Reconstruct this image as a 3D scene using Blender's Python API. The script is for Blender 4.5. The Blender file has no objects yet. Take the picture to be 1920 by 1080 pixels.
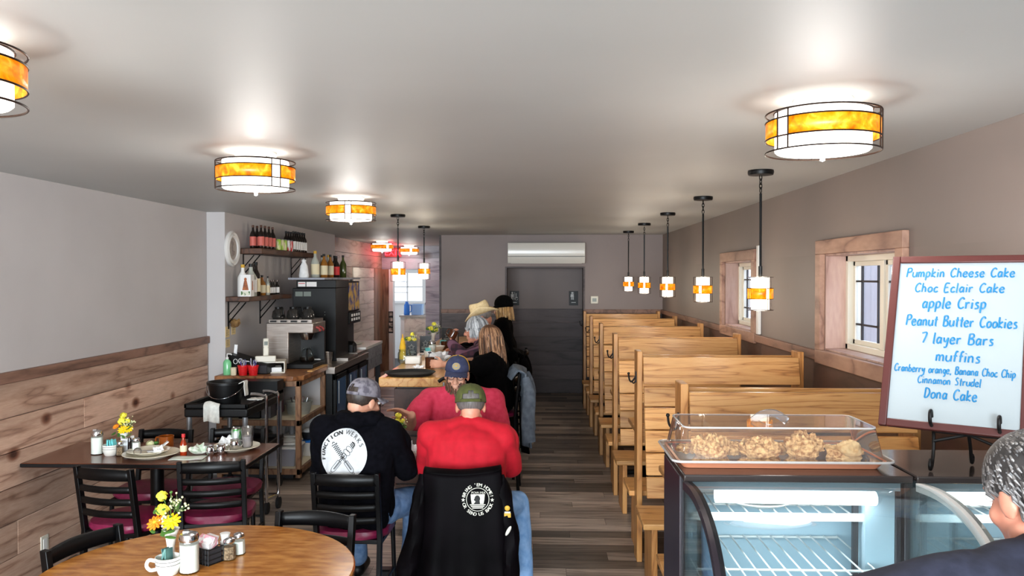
import bpy, bmesh, math, random
from mathutils import Vector, Matrix, Euler, noise
from mathutils.bvhtree import BVHTree
R = math.radians; PI = math.pi; V = Vector
random.seed(7)
S = bpy.context.scene; COL = S.collection
def lin(r, g, b):
    f = lambda c: c/255/12.92 if c/255 <= .04045 else ((c/255+.055)/1.055)**2.4
    return (f(r), f(g), f(b), 1)
# ---------------------------------------------------------------- camera, world, light, exposure
cam = bpy.data.objects.new('camera', bpy.data.cameras.new('camera')); COL.objects.link(cam)
cam.location = (0, 0, 1.84); cam.rotation_euler = (R(90-.8), 0, R(1.83))
cam.data.sensor_width = 36; cam.data.lens = 36*1505/1920; cam.data.clip_start = .05
S.camera = cam
W = bpy.data.worlds.new('daylight'); S.world = W; W.use_nodes = True
W.node_tree.nodes['Background'].inputs[0].default_value = (.80, .88, 1, 1)
W.node_tree.nodes['Background'].inputs[1].default_value = 2.6
S.view_settings.view_transform = 'Standard'; S.view_settings.look = 'None'
S.view_settings.gamma = 1; S.view_settings.use_curve_mapping = False
S.view_settings.exposure = 0.22
def area(name, loc, rot, sx, sy, power, col):
    l = bpy.data.lights.new(name, 'AREA'); l.shape = 'RECTANGLE'; l.size = sx; l.size_y = sy; l.energy = power; l.color = col
    o = bpy.data.objects.new(name, l); COL.objects.link(o); o.location = loc; o.rotation_euler = rot; return o
# daylight through the storefront windows behind the camera, and the two side windows, kitchen window
area('storefront_daylight', (-.9, -3.3, 1.6), (R(90), 0, 0), 3.6, 1.5, 640, (.83, .93, 1))
area('side_window_daylight', (2.75, 4.5, 2.75), (0, R(52), 0), .7, 1.1, 45, (.88, .93, 1))
area('side_window_daylight', (2.75, 7.15, 2.75), (0, R(52), 0), .7, 1.1, 45, (.88, .93, 1))
area('kitchen_daylight', (-1.75, 17.2, 2.3), (R(-35), 0, R(30)), 1.2, .8, 30, (.80, .89, 1))
LAMP_W = 44; PEND_W = 7
# ---------------------------------------------------------------- helpers
def tag(o, label=None, cat=None, group=None, kind=None):
    for k, v in (('label', label), ('category', cat), ('group', group), ('kind', kind)):
        if v: o[k] = v
    return o
def thing(name, loc, rz, label, cat, group=None):
    o = bpy.data.objects.new(name, None); COL.objects.link(o); o.empty_display_size = .05
    o.location = loc; o.rotation_euler = (0, 0, rz)
    return tag(o, label, cat, group)
KIDS = {}
def dup(o, loc=None, rz=None, label=None, group=None, parent=None):
    c = o.copy(); COL.objects.link(c)
    if parent: c.parent = parent; KIDS.setdefault(parent.name, []).append(c)
    if loc is not None: c.location = loc
    if rz is not None: c.rotation_euler = (0, 0, rz)
    if label: c['label'] = label
    if group: c['group'] = group
    for k in list(KIDS.get(o.name, [])): dup(k, parent=c)
    return c
def frame(z, up=(0, 0, 1)):
    z = V(z).normalized(); x = V(up).cross(z)
    if x.length < 1e-4: x = V((1, 0, 0)).cross(z)
    x.normalize(); y = z.cross(x)
    return Matrix((x, y, z)).transposed()
class MB:
    def __init__(s): s.v = []; s.f = []; s.mi = []; s.r = []; s.m = 0; s.M = None
    def add(s, vs, fs, rnd=None):
        o = len(s.v); rr = random.random() if rnd is None else rnd
        if s.M is not None: vs = [s.M @ V(p) for p in vs]
        s.v += [tuple(p) for p in vs]; s.f += [tuple(i+o for i in f) for f in fs]
        s.mi += [s.m]*len(fs); s.r += [rr]*len(vs); return s
    def bx(s, x0, x1, y0, y1, z0, z1):
        return s.add([(x0,y0,z0),(x1,y0,z0),(x1,y1,z0),(x0,y1,z0),(x0,y0,z1),(x1,y0,z1),(x1,y1,z1),(x0,y1,z1)],
            [(3,2,1,0),(4,5,6,7),(0,1,5,4),(1,2,6,5),(2,3,7,6),(3,0,4,7)])
    def box(s, c, d, rot=None):
        m = Euler(rot).to_matrix() if rot else Matrix.Identity(3); c = V(c)
        P = [(-1,-1,-1),(1,-1,-1),(1,1,-1),(-1,1,-1),(-1,-1,1),(1,-1,1),(1,1,1),(-1,1,1)]
        return s.add([c+m@V((p[0]*d[0]/2, p[1]*d[1]/2, p[2]*d[2]/2)) for p in P],
            [(3,2,1,0),(4,5,6,7),(0,1,5,4),(1,2,6,5),(2,3,7,6),(3,0,4,7)])
    def loft(s, rings, cap=True, closed=False):
        n = len(rings[0]); vs = [p for r in rings for p in r]; fs = []; k = len(rings)
        for i in range(k if closed else k-1):
            a = i*n; b = ((i+1) % k)*n
            for j in range(n): fs.append((a+j, a+(j+1) % n, b+(j+1) % n, b+j))
        if cap and not closed: fs += [tuple(range(n-1, -1, -1)), tuple((k-1)*n+j for j in range(n))]
        return s.add(vs, fs)
    def cyl(s, p0, p1, r0, r1=None, n=16):
        r1 = r0 if r1 is None else r1; p0 = V(p0); p1 = V(p1); m = frame(p1-p0)
        return s.loft([[p+m@V((r*math.cos(2*PI*j/n), r*math.sin(2*PI*j/n), 0)) for j in range(n)] for p, r in ((p0, r0), (p1, r1))])
    def tube(s, pts, r, n=8, closed=False, flat=1):
        pts = [V(p) for p in pts]; k = len(pts); rs = r if isinstance(r, (list, tuple)) else [r]*k; rings = []; up = None
        for i, p in enumerate(pts):
            d = (pts[(i+1) % k]-pts[i-1]) if closed else pts[min(i+1, k-1)]-pts[max(i-1, 0)]
            if d.length < 1e-9: d = V((0, 0, 1))
            d.normalize()
            if up is None: up = V((0, 0, 1)) if abs(d.z) < .9 else V((0, 1, 0))
            x = up.cross(d)
            if x.length < 1e-5: x = V((1, 0, 0)).cross(d)
            x.normalize(); up = d.cross(x)
            rings.append([p+x*(rs[i]*math.cos(2*PI*j/n))+up*(rs[i]*flat*math.sin(2*PI*j/n)) for j in range(n)])
        return s.loft(rings, True, closed)
    def lathe(s, prof, c=(0, 0, 0), n=24, M=None, sx=1, sy=1):
        c = V(c); M = M or Matrix.Identity(3); rings = []
        for r, z in prof: rings.append([c+M@V((max(r, 1e-4)*math.cos(2*PI*j/n)*sx, max(r, 1e-4)*math.sin(2*PI*j/n)*sy, z)) for j in range(n)])
        return s.loft(rings, True)
    def ell(s, c, r, M=None, nu=14, nv=9):
        if not isinstance(r, (list, tuple)): r = (r, r, r)
        c = V(c); M = M or Matrix.Identity(3); rings = []
        for i in range(1, nv):
            t = -PI/2+PI*i/nv
            rings.append([c+M@V((r[0]*math.cos(t)*math.cos(2*PI*j/nu), r[1]*math.cos(t)*math.sin(2*PI*j/nu), r[2]*math.sin(t))) for j in range(nu)])
        vs = [p for q in rings for p in q]+[c+M@V((0, 0, -r[2])), c+M@V((0, 0, r[2]))]; k = len(rings); fs = []
        for i in range(k-1):
            for j in range(nu): fs.append((i*nu+j, i*nu+(j+1) % nu, (i+1)*nu+(j+1) % nu, (i+1)*nu+j))
        for j in range(nu):
            fs.append((k*nu, (j+1) % nu, j)); fs.append((k*nu+1, (k-1)*nu+j, (k-1)*nu+(j+1) % nu))
        return s.add(vs, fs)
    def caps(s, a, b, ra, rb=None):
        rb = ra if rb is None else rb
        s.cyl(a, b, ra, rb, 14); s.ell(a, ra); return s.ell(b, rb)
    def prism(s, poly, a, b, ax='y'):
        def P(u, w, t): return {'y': (u, t, w), 'x': (t, u, w), 'z': (u, w, t)}[ax]
        n = len(poly); vs = [P(u, w, a) for u, w in poly]+[P(u, w, b) for u, w in poly]
        fs = [tuple(range(n)), tuple(range(2*n-1, n-1, -1))]+[(i, (i+1) % n, n+(i+1) % n, n+i) for i in range(n)]
        return s.add(vs, fs)
    def grid(s, fn, nu, nv, wrap=False):
        vs = [fn(i/nu, j/nv) for i in range(nu+(0 if wrap else 1)) for j in range(nv+1)]; fs = []; k = nv+1; N = nu if wrap else nu+1
        for i in range(nu):
            for j in range(nv): fs.append((i*k+j, ((i+1) % N)*k+j, ((i+1) % N)*k+j+1, i*k+j+1))
        return s.add(vs, fs)
    def build(s, name, mat, parent=None, smooth=True, bevel=0, solid=0, sub=0, angle=35, label=None, cat=None, group=None, kind=None, org=None, rz=0):
        me = bpy.data.meshes.new(name)
        vs = s.v
        if org is not None:
            org = V(org); q = Matrix.Rotation(-rz, 3, 'Z'); vs = [tuple(q@(V(p)-org)) for p in vs]
        me.from_pydata(vs, [], s.f); mats = mat if isinstance(mat, (list, tuple)) else [mat]
        for m in mats: me.materials.append(m)
        me.polygons.foreach_set('material_index', s.mi)
        a = me.attributes.new('rnd', 'FLOAT', 'POINT'); a.data.foreach_set('value', s.r)
        bm = bmesh.new(); bm.from_mesh(me); bmesh.ops.recalc_face_normals(bm, faces=bm.faces); bm.to_mesh(me); bm.free()
        if smooth:
            me.shade_smooth(); me.set_sharp_from_angle(angle=R(angle))
        o = bpy.data.objects.new(name, me); COL.objects.link(o)
        if org is not None: o.location = org; o.rotation_euler = (0, 0, rz)
        if parent: o.parent = parent; KIDS.setdefault(parent.name, []).append(o)
        if solid: md = o.modifiers.new('solid', 'SOLIDIFY'); md.thickness = solid; md.offset = 0
        if bevel: md = o.modifiers.new('bevel', 'BEVEL'); md.width = bevel; md.segments = 2; md.limit_method = 'ANGLE'; md.angle_limit = R(40)
        if sub: md = o.modifiers.new('sub', 'SUBSURF'); md.levels = sub; md.render_levels = sub
        return tag(o, label, cat, group, kind)
def struct(name, mb, mat, **k): return mb.build(name, mat, kind='structure', **k)
def bake(o):
    dg = bpy.context.evaluated_depsgraph_get(); dg.update()
    me = bpy.data.meshes.new_from_object(o.evaluated_get(dg)); o.modifiers.clear(); old = o.data; o.data = me; me.name = o.name
    bpy.data.meshes.remove(old); return o
def melt(mb, name, mat, parent, vox, it=4, wr=0, ws=9, label=None):
    o = mb.build(name, mat, parent, label=label)
    md = o.modifiers.new('r', 'REMESH'); md.mode = 'VOXEL'; md.voxel_size = vox; md.use_smooth_shade = True
    md = o.modifiers.new('s', 'SMOOTH'); md.iterations = it; md.factor = .5
    bake(o); me = o.data
    if wr:
        me.calc_loop_triangles(); ns = [v.normal.copy() for v in me.vertices]
        for v, n in zip(me.vertices, ns):
            p = v.co*ws; q = noise.noise_vector(p*.5)*.8
            w = noise.noise(V((p.x, p.y, p.z*.6))+q)
            v.co += n*(wr*(abs(w)*2-.5))
    me.shade_smooth(); me.update(); return o
def crom(pts, k=5, closed=False):
    pts = [V(p) for p in pts]; n = len(pts); out = []
    if n < 3: return pts
    for i in range(n if closed else n-1):
        g = lambda j: pts[j % n] if closed else pts[max(0, min(n-1, j))]
        a, b, c, d = g(i-1), g(i), g(i+1), g(i+2)
        for q in range(k):
            t = q/k; out.append(.5*((2*b)+(c-a)*t+(2*a-5*b+4*c-d)*t*t+(3*b-a-3*c+d)*t**3))
    if not closed: out.append(pts[-1])
    return out
def glyphs(txt, size):
    cu = bpy.data.curves.new('t', 'FONT'); cu.body = txt; cu.size = size
    o = bpy.data.objects.new('t', cu); COL.objects.link(o); dg = bpy.context.evaluated_depsgraph_get(); dg.update()
    me = bpy.data.meshes.new_from_object(o.evaluated_get(dg)); vs = [v.co.copy() for v in me.vertices]; fs = [tuple(p.vertices) for p in me.polygons]
    bpy.data.objects.remove(o); bpy.data.curves.remove(cu); bpy.data.meshes.remove(me); return vs, fs
def text_on(mb, txt, size, c, U, Vv, N, center=True, depth=.0015):
    vs, fs = glyphs(txt, size)
    if not vs: return
    w = max(v.x for v in vs)+min(v.x for v in vs); h = max(v.y for v in vs)
    c = V(c); U = V(U); Vv = V(Vv); N = V(N)
    mb.add([c+U*(v.x-(w/2 if center else 0))+Vv*(v.y-h/2)+N*depth for v in vs], fs)
# ---------------------------------------------------------------- materials
def nm(name):
    m = bpy.data.materials.new(name); m.use_nodes = True; return m, m.node_tree, m.node_tree.nodes['Principled BSDF']
def setp(b, rough=.5, metal=0, spec=.5, emit=None, es=0, trans=0, coat=0, sheen=0, ior=None, alpha=1):
    b.inputs['Roughness'].default_value = rough; b.inputs['Metallic'].default_value = metal
    b.inputs['Specular IOR Level'].default_value = spec; b.inputs['Transmission Weight'].default_value = trans
    b.inputs['Coat Weight'].default_value = coat; b.inputs['Sheen Weight'].default_value = sheen; b.inputs['Alpha'].default_value = alpha
    if ior: b.inputs['IOR'].default_value = ior
    if emit: b.inputs['Emission Color'].default_value = emit; b.inputs['Emission Strength'].default_value = es
def coords(nt, scale=(1, 1, 1), rnd=True):
    N = nt.nodes; L = nt.links; tc = N.new('ShaderNodeTexCoord'); out = tc.outputs['Object']
    if rnd:
        oi = N.new('ShaderNodeObjectInfo'); at = N.new('ShaderNodeAttribute'); at.attribute_name = 'rnd'
        a = N.new('ShaderNodeMath'); a.operation = 'ADD'; L.new(oi.outputs['Random'], a.inputs[0]); L.new(at.outputs['Fac'], a.inputs[1])
        m = N.new('ShaderNodeMath'); m.operation = 'MULTIPLY'; L.new(a.outputs[0], m.inputs[0]); m.inputs[1].default_value = 23
        ad = N.new('ShaderNodeVectorMath'); ad.operation = 'ADD'; L.new(out, ad.inputs[0]); L.new(m.outputs[0], ad.inputs[1]); out = ad.outputs[0]
    mp = N.new('ShaderNodeMapping'); mp.inputs['Scale'].default_value = scale; L.new(out, mp.inputs[0]); return mp.outputs[0]
def ramp(nt, fac, stops):
    r = nt.nodes.new('ShaderNodeValToRGB'); e = r.color_ramp.elements
    e[0].position, e[0].color = stops[0]; e[1].position, e[1].color = stops[-1]
    for p, c in stops[1:-1]: x = e.new(p); x.color = c
    nt.links.new(fac, r.inputs[0]); return r.outputs[0]
def bump(nt, b, h, st, dist=.01):
    n = nt.nodes.new('ShaderNodeBump'); n.inputs['Strength'].default_value = st; n.inputs['Distance'].default_value = dist
    nt.links.new(h, n.inputs['Height']); nt.links.new(n.outputs[0], b.inputs['Normal'])
def mixc(nt, a, b, fac, mode='MIX'):
    n = nt.nodes.new('ShaderNodeMix'); n.data_type = 'RGBA'; n.blend_type = mode
    for v, i in ((fac, 0), (a, 6), (b, 7)):
        if isinstance(v, (int, float, tuple)): n.inputs[i].default_value = v
        else: nt.links.new(v, n.inputs[i])
    return n.outputs[2]
def noi(nt, vec, scale, detail=4, dist=0, rough=.5):
    n = nt.nodes.new('ShaderNodeTexNoise'); n.inputs['Scale'].default_value = scale; n.inputs['Detail'].default_value = detail
    n.inputs['Distortion'].default_value = dist; n.inputs['Roughness'].default_value = rough; nt.links.new(vec, n.inputs['Vector']); return n.outputs['Fac']
def plain(name, c, **k):
    m, nt, b = nm(name); b.inputs['Base Color'].default_value = lin(*c); setp(b, **k); return m
def noisy(name, c1, c2, scale=8, stretch=(1, 1, 1), bmp=0, bdist=.004, detail=4, lo=.35, hi=.65, **k):
    m, nt, b = nm(name); v = coords(nt, stretch); f = noi(nt, v, scale, detail)
    nt.links.new(ramp(nt, f, [(lo, lin(*c1)), (hi, lin(*c2))]), b.inputs['Base Color']); setp(b, **k)
    if bmp: bump(nt, b, f, bmp, bdist)
    return m
def wood(name, c1, c2, c3, stretch, rings=9, tint=.25, knots=0, bmp=.15, ringw=.55, **k):
    m, nt, b = nm(name); N = nt.nodes; L = nt.links; v = coords(nt, stretch)
    f = noi(nt, v, 1.0, 2, .35); mu = N.new('ShaderNodeMath'); mu.operation = 'MULTIPLY'; L.new(f, mu.inputs[0]); mu.inputs[1].default_value = rings*2
    pp = N.new('ShaderNodeMath'); pp.operation = 'PINGPONG'; L.new(mu.outputs[0], pp.inputs[0]); pp.inputs[1].default_value = 1
    fine = noi(nt, v, 14, 3); big = noi(nt, v, .45, 2)
    a = N.new('ShaderNodeMath'); a.operation = 'MULTIPLY_ADD'; L.new(fine, a.inputs[0]); a.inputs[1].default_value = .6; pw = N.new('ShaderNodeMath'); pw.operation = 'POWER'; L.new(pp.outputs[0], pw.inputs[0]); pw.inputs[1].default_value = 3.2; pq = N.new('ShaderNodeMath'); pq.operation = 'MULTIPLY'; L.new(pw.outputs[0], pq.inputs[0]); pq.inputs[1].default_value = ringw; L.new(pq.outputs[0], a.inputs[2])
    col = ramp(nt, a.outputs[0], [(.2, lin(*c1)), (.62, lin(*c2)), (1, lin(*c3))])
    oi = N.new('ShaderNodeObjectInfo'); at = N.new('ShaderNodeAttribute'); at.attribute_name = 'rnd'
    s = N.new('ShaderNodeMath'); s.operation = 'ADD'; L.new(oi.outputs['Random'], s.inputs[0]); L.new(at.outputs['Fac'], s.inputs[1])
    fr = N.new('ShaderNodeMath'); fr.operation = 'FRACT'; L.new(s.outputs[0], fr.inputs[0])
    mr = N.new('ShaderNodeMapRange'); L.new(fr.outputs[0], mr.inputs[0]); mr.inputs[3].default_value = 1-tint; mr.inputs[4].default_value = 1+tint*.55
    col = mixc(nt, col, mr.outputs[0], 1.0, 'MULTIPLY')
    mr2 = N.new('ShaderNodeMapRange'); L.new(big, mr2.inputs[0]); mr2.inputs[1].default_value = .3; mr2.inputs[2].default_value = .7; mr2.inputs[3].default_value = .78; mr2.inputs[4].default_value = 1.15
    col = mixc(nt, col, mr2.outputs[0], 1.0, 'MULTIPLY')
    if knots:
        vo = N.new('ShaderNodeTexVoronoi'); vo.inputs['Scale'].default_value = knots
        tc = N.new('ShaderNodeTexCoord'); mp = N.new('ShaderNodeMapping'); mp.inputs['Scale'].default_value = (.7, .7, 1.0); L.new(tc.outputs['Object'], mp.inputs[0]); L.new(mp.outputs[0], vo.inputs['Vector'])
        kc = ramp(nt, vo.outputs['Distance'], [(.05, lin(96, 64, 52)), (.1, lin(176, 144, 128)), (.17, (1, 1, 1, 1))])
        col = mixc(nt, col, kc, 1.0, 'MULTIPLY')
    L.new(col, b.inputs['Base Color']); setp(b, **k)
    if bmp: bump(nt, b, a.outputs[0], bmp, .003)
    return m
def glassy(name, tint=(245, 250, 250), refl=.5, dens=.0, rough=.02):
    m = bpy.data.materials.new(name); m.use_nodes = True; nt = m.node_tree; N = nt.nodes; L = nt.links; N.clear()
    o = N.new('ShaderNodeOutputMaterial'); t = N.new('ShaderNodeBsdfTransparent'); t.inputs[0].default_value = lin(*tint)
    g = N.new('ShaderNodeBsdfGlossy'); g.inputs['Roughness'].default_value = rough; d = N.new('ShaderNodeBsdfDiffuse'); d.inputs[0].default_value = lin(*tint)
    fr = N.new('ShaderNodeLayerWeight'); fr.inputs[0].default_value = .25
    mu = N.new('ShaderNodeMath'); mu.operation = 'MULTIPLY_ADD'; L.new(fr.outputs['Fresnel'], mu.inputs[0]); mu.inputs[1].default_value = refl; mu.inputs[2].default_value = .03
    m1 = N.new('ShaderNodeMixShader'); m1.inputs[0].default_value = dens; L.new(t.outputs[0], m1.inputs[1]); L.new(d.outputs[0], m1.inputs[2])
    m2 = N.new('ShaderNodeMixShader'); L.new(mu.outputs[0], m2.inputs[0]); L.new(m1.outputs[0], m2.inputs[1]); L.new(g.outputs[0], m2.inputs[2])
    L.new(m2.outputs[0], o.inputs[0]); return m
def amber(name):
    m, nt, b = nm(name); v = coords(nt); f = noi(nt, v, 28, 5, .6)
    c = ramp(nt, f, [(.3, lin(196, 88, 0)), (.52, lin(242, 140, 6)), (.72, lin(255, 190, 60))])
    nt.links.new(c, b.inputs['Base Color']); nt.links.new(c, b.inputs['Emission Color']); setp(b, rough=.35); b.inputs['Emission Strength'].default_value = .75
    return m
M = dict(
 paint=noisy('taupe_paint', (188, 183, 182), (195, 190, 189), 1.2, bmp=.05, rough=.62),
 paintr=noisy('taupe_paint_shaded_right', (124, 112, 105), (132, 118, 111), 1.2, bmp=.05, rough=.6),  # same taupe paint; right wall's dimmer light is put into its colour
 paintshade=noisy('taupe_paint_shaded_end', (134, 121, 118), (142, 128, 124), 1.2, bmp=.05, rough=.6),  # taupe paint again, shade of end wall and corridor put into the colour
 ceil=noisy('ceiling_paint', (186, 187, 185), (192, 193, 191), .8, bmp=.03, rough=.5, spec=.22),
 white=plain('white_paint', (226, 224, 220), rough=.45), offwhite=plain('ivory_plastic', (222, 216, 200), rough=.4),
 black=plain('black_plastic', (4, 4, 5), rough=.45, spec=.35), blackm=plain('black_metal', (4, 4, 5), rough=.4, spec=.25),
 dark=plain('dark_grey_plastic', (42, 42, 46), rough=.5), rubber=plain('black_rubber', (14, 14, 15), rough=.8),
 iron=plain('wrought_iron', (20, 18, 17), rough=.5, metal=.4), bronze=plain('dark_bronze', (46, 32, 24), rough=.4, metal=.7),
 chrome=plain('chrome', (214, 214, 216), rough=.13, metal=1), steel=noisy('brushed_steel', (150, 140, 132), (176, 166, 158), 6, (1, 1, 20), rough=.33, metal=.9),
 alum=plain('grey_aluminium', (150, 152, 156), rough=.4, metal=.6),
 vinyl=noisy('maroon_vinyl', (112, 22, 58), (130, 30, 68), 30, bmp=.15, rough=.38),
 oak=wood('golden_oak', (222, 168, 104), (200, 140, 78), (140, 88, 44), (1.0, 8, 14), 7, .26, ringw=.55, rough=.36, spec=.5),
 oaky=wood('oak_end_grain', (206, 150, 88), (186, 126, 66), (140, 88, 44), (6, 6, 1.0), 6, .2, rough=.4),
 ltbl=noisy('brown_laminate', (92, 50, 34), (108, 62, 42), 6, (1, 6, 1), rough=.2),
 rtbl=noisy('honey_laminate', (148, 88, 32), (194, 132, 64), 12, (1.0, 3, 1), bmp=.03, detail=6, rough=.2),
 butcher=wood('butcher_block', (176, 118, 70), (140, 86, 48), (98, 58, 34), (5, 1.5, 5), 6, .4, rough=.4),
 slab=wood('pine_slab', (236, 184, 112), (220, 158, 84), (184, 112, 50), (6, 1.1, 6), 6, .15, rough=.28),
 frame=wood('rough_lumber', (158, 118, 86), (132, 94, 68), (98, 68, 48), (6, 6, 2), 6, .25, rough=.6),
 plankL=wood('barn_board_brown', (206, 172, 150), (178, 140, 118), (130, 96, 80), (6, .9, 9), 4, .24, 3.4, rough=.6),
 capw=wood('stained_trim', (150, 112, 94), (126, 92, 76), (92, 64, 52), (5, .9, 5), 5, .15, rough=.55),
 plankR=wood('dark_stained_panel', (82, 56, 48), (68, 46, 39), (48, 32, 28), (4, .9, 4), 4, .15, rough=.5),
 plankE=wood('charcoal_board', (92, 80, 80), (74, 62, 63), (50, 42, 43), (.8, 5, 6), 4, .25, rough=.55),
 plankH=wood('weathered_grey_board', (170, 150, 132), (140, 120, 104), (100, 82, 70), (.8, .8, 6), 4, .3, 1.1, rough=.6),
 plankB=wood('grey_blue_board', (176, 178, 188), (150, 152, 164), (112, 112, 124), (.8, 5, 6), 4, .2, 1.3, rough=.6),
 plankW=wood('whitewashed_board', (226, 220, 206), (208, 200, 186), (180, 172, 158), (5, .9, 6), 3, .12, rough=.6),
 plankV=wood('brown_upright_board', (150, 116, 88), (122, 90, 66), (84, 60, 44), (6, 6, .8), 4, .25, 1.2, rough=.6),
 casing=wood('window_casing_wood', (176, 138, 116), (150, 112, 94), (112, 80, 66), (4, .9, 3), 5, .18, rough=.55),
 reveal=wood('pink_pine_reveal', (196, 164, 150), (176, 142, 130), (146, 112, 100), (4, 3, .8), 3, .12, rough=.5),
 floor=wood('grey_vinyl_plank', (184, 168, 154), (152, 138, 126), (112, 100, 92), (1.0, 14, 1), 3, .72, bmp=.08, rough=.38),
 frost=plain('lit_white_glass', (255, 250, 240), rough=.4, emit=(1, .96, .90, 1), es=2.2),
 frostp=plain('lit_pendant_glass', (255, 246, 226), rough=.4, emit=(1, .92, .78, 1), es=1.9),
 amber=amber('amber_mica'), glass=glassy('clear_glass'), acrylic=glassy('clear_acrylic', (248, 244, 240), .9, .04, .03),
 winglass=glassy('window_glass', (240, 244, 250), .35), bluelitglass=plain('glass_painted_blue_light', (84, 132, 190), rough=.08, spec=.8, metal=.35),  # cooler door glass: blue light on it is put into the base colour
 casegl=glassy('case_glass', (232, 244, 246), .8, .02),
 plate=plain('cream_china', (226, 218, 196), rough=.18), china=plain('white_china', (238, 235, 226), rough=.18),
 paper=noisy('paper_napkin', (236, 236, 236), (250, 250, 250), 20, bmp=.2, rough=.9), note=plain('yellowed_note', (228, 204, 150), rough=.9),
 sugar=plain('white_sugar', (244, 240, 230), rough=.9), pepper=noisy('ground_pepper', (96, 74, 54), (170, 140, 110), 120, rough=.9),
 amberglass=plain('amber_mug_glass', (130, 62, 14), rough=.1, spec=.7), brownmug=plain('brown_mug', (74, 38, 20), rough=.15),
 hot=plain('hot_sauce', (150, 44, 12), rough=.12), red=plain('red_plastic', (214, 26, 30), rough=.4), green=plain('green_soap', (120, 196, 140), rough=.2),
 teal=plain('turquoise_packet', (112, 206, 208), rough=.7), blue=plain('blue_plastic', (40, 120, 214), rough=.3), bluel=plain('pale_blue_plastic', (140, 186, 236), rough=.3),
 yellow=plain('daisy_yellow', (250, 206, 10), rough=.6), lemon=plain('pale_yellow_petal', (238, 226, 70), rough=.6), orange=plain('orange_petal', (240, 140, 20), rough=.6),
 leaf=plain('leaf_green', (72, 116, 44), rough=.6), creamf=plain('cream_blossom', (226, 226, 176), rough=.7), stem=plain('stem_green', (70, 100, 40), rough=.6),
 tray=plain('peach_tray', (214, 138, 104), rough=.35), cookie=noisy('oat_cookie', (150, 100, 54), (232, 194, 138), 80, bmp=.8, rough=.9), crumb=noisy('pale_cookie', (206, 172, 120), (226, 200, 152), 40, bmp=.4, rough=.9),
 choc=noisy('chocolate', (60, 36, 28), (84, 54, 40), 30, bmp=.3, rough=.7), board=plain('whiteboard_white', (166, 174, 177), rough=.12), boardf=plain('mahogany_frame', (82, 36, 32), rough=.4),
 ink=plain('blue_marker', (20, 120, 172), rough=.5), mark=plain('black_print', (14, 14, 14), rough=.7), pale=plain('pale_print', (206, 204, 192), rough=.8),
 tube=plain('lit_tube', (255, 255, 255), emit=(.92, .97, 1, 1), es=3), caseint=plain('white_liner', (172, 192, 202), rough=.35), casetop=plain('dark_case_top', (58, 50, 48), rough=.14), caseside=plain('black_case_side', (36, 28, 36), rough=.35),
 exitred=plain('lit_exit_letters', (255, 30, 40), emit=(1, .03, .05, 1), es=5), siding=noisy('pale_siding', (222, 222, 230), (236, 236, 242), 3, (1, 8, .4), rough=.8),
 skin=noisy('skin', (198, 142, 116), (214, 160, 134), 14, bmp=.04, rough=.5), skinr=noisy('ruddy_skin', (200, 128, 104), (220, 154, 128), 12, bmp=.05, rough=.5),
 eyew=plain('eye_white', (232, 228, 222), rough=.15), iris=plain('dark_iris', (40, 28, 20), rough=.1), lip=plain('lip', (170, 96, 88), rough=.5),
 hoodie=noisy('black_fleece', (4, 4, 8), (9, 9, 15), 40, bmp=.2, rough=.95, spec=.08), blackc=noisy('black_cloth', (2, 2, 3), (6, 5, 6), 30, bmp=.2, rough=.95, spec=.08),
 redt=noisy('red_cotton', (176, 0, 26), (188, 1, 31), 30, bmp=.1, rough=.85), pinkt=noisy('faded_red_cotton', (196, 40, 70), (208, 54, 84), 30, bmp=.1, rough=.85),
 jeans=noisy('blue_denim', (86, 118, 160), (118, 148, 186), 26, bmp=.2, rough=.9), jeansl=noisy('light_denim', (106, 150, 200), (134, 172, 216), 26, bmp=.2, rough=.9), jeand=noisy('slate_denim', (82, 92, 104), (104, 114, 126), 22, bmp=.2, rough=.9),
 satin=noisy('black_satin', (3, 2, 3), (9, 6, 9), 6, bmp=.15, rough=.6, spec=.05), navyt=noisy('navy_knit', (30, 32, 48), (42, 44, 62), 40, bmp=.15, rough=.9),
 straw=noisy('straw_felt', (222, 196, 146), (236, 212, 166), 40, bmp=.15, rough=.8), olive=noisy('olive_cotton', (70, 74, 32), (84, 88, 42), 30, bmp=.15, rough=.9),
 camo=noisy('faded_camo', (84, 80, 90), (128, 124, 132), 22, lo=.42, hi=.56, rough=.9), navy=noisy('navy_cotton', (46, 52, 82), (58, 64, 96), 30, rough=.9), gold=noisy('yellow_mesh', (232, 178, 30), (246, 196, 50), 50, rough=.8),
 brown=noisy('brown_hair', (96, 62, 40), (168, 120, 82), 30, (6, 6, .7), rough=.5), silver=noisy('silver_hair', (138, 142, 146), (206, 208, 210), 26, (6, 6, .7), rough=.45), blond=noisy('blond_hair', (176, 132, 76), (226, 190, 130), 24, (6, 6, .7), rough=.5),
 grey=noisy('salt_pepper_hair', (56, 52, 52), (142, 136, 132), 16, (3, 3, 1.4), bmp=.5, lo=.35, hi=.7, rough=.6), darkh=noisy('dark_hair', (36, 28, 24), (64, 52, 44), 24, (5, 5, 1), rough=.5),
 knit=noisy('black_knit', (3, 3, 3), (8, 7, 8), 60, bmp=.5, rough=.95, spec=.08), patch=plain('grey_patch', (150, 150, 140), rough=.8), goldp=plain('gold_thread', (206, 160, 50), rough=.6),
 cardboard=noisy('cream_card', (214, 204, 170), (224, 214, 184), 8, rough=.8), pink=plain('pink_label', (206, 104, 92), rough=.6), lime=plain('lime_label', (150, 196, 70), rough=.5),
 bottled=plain('dark_bottle_glass', (22, 12, 8), rough=.08, spec=.7), bottleg=plain('green_bottle_glass', (64, 74, 30), rough=.1, spec=.7), bottlec=plain('clear_bottle_glass', (176, 178, 168), rough=.1, spec=.7), bottlea=plain('amber_spirit', (150, 96, 34), rough=.1, spec=.7),
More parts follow.
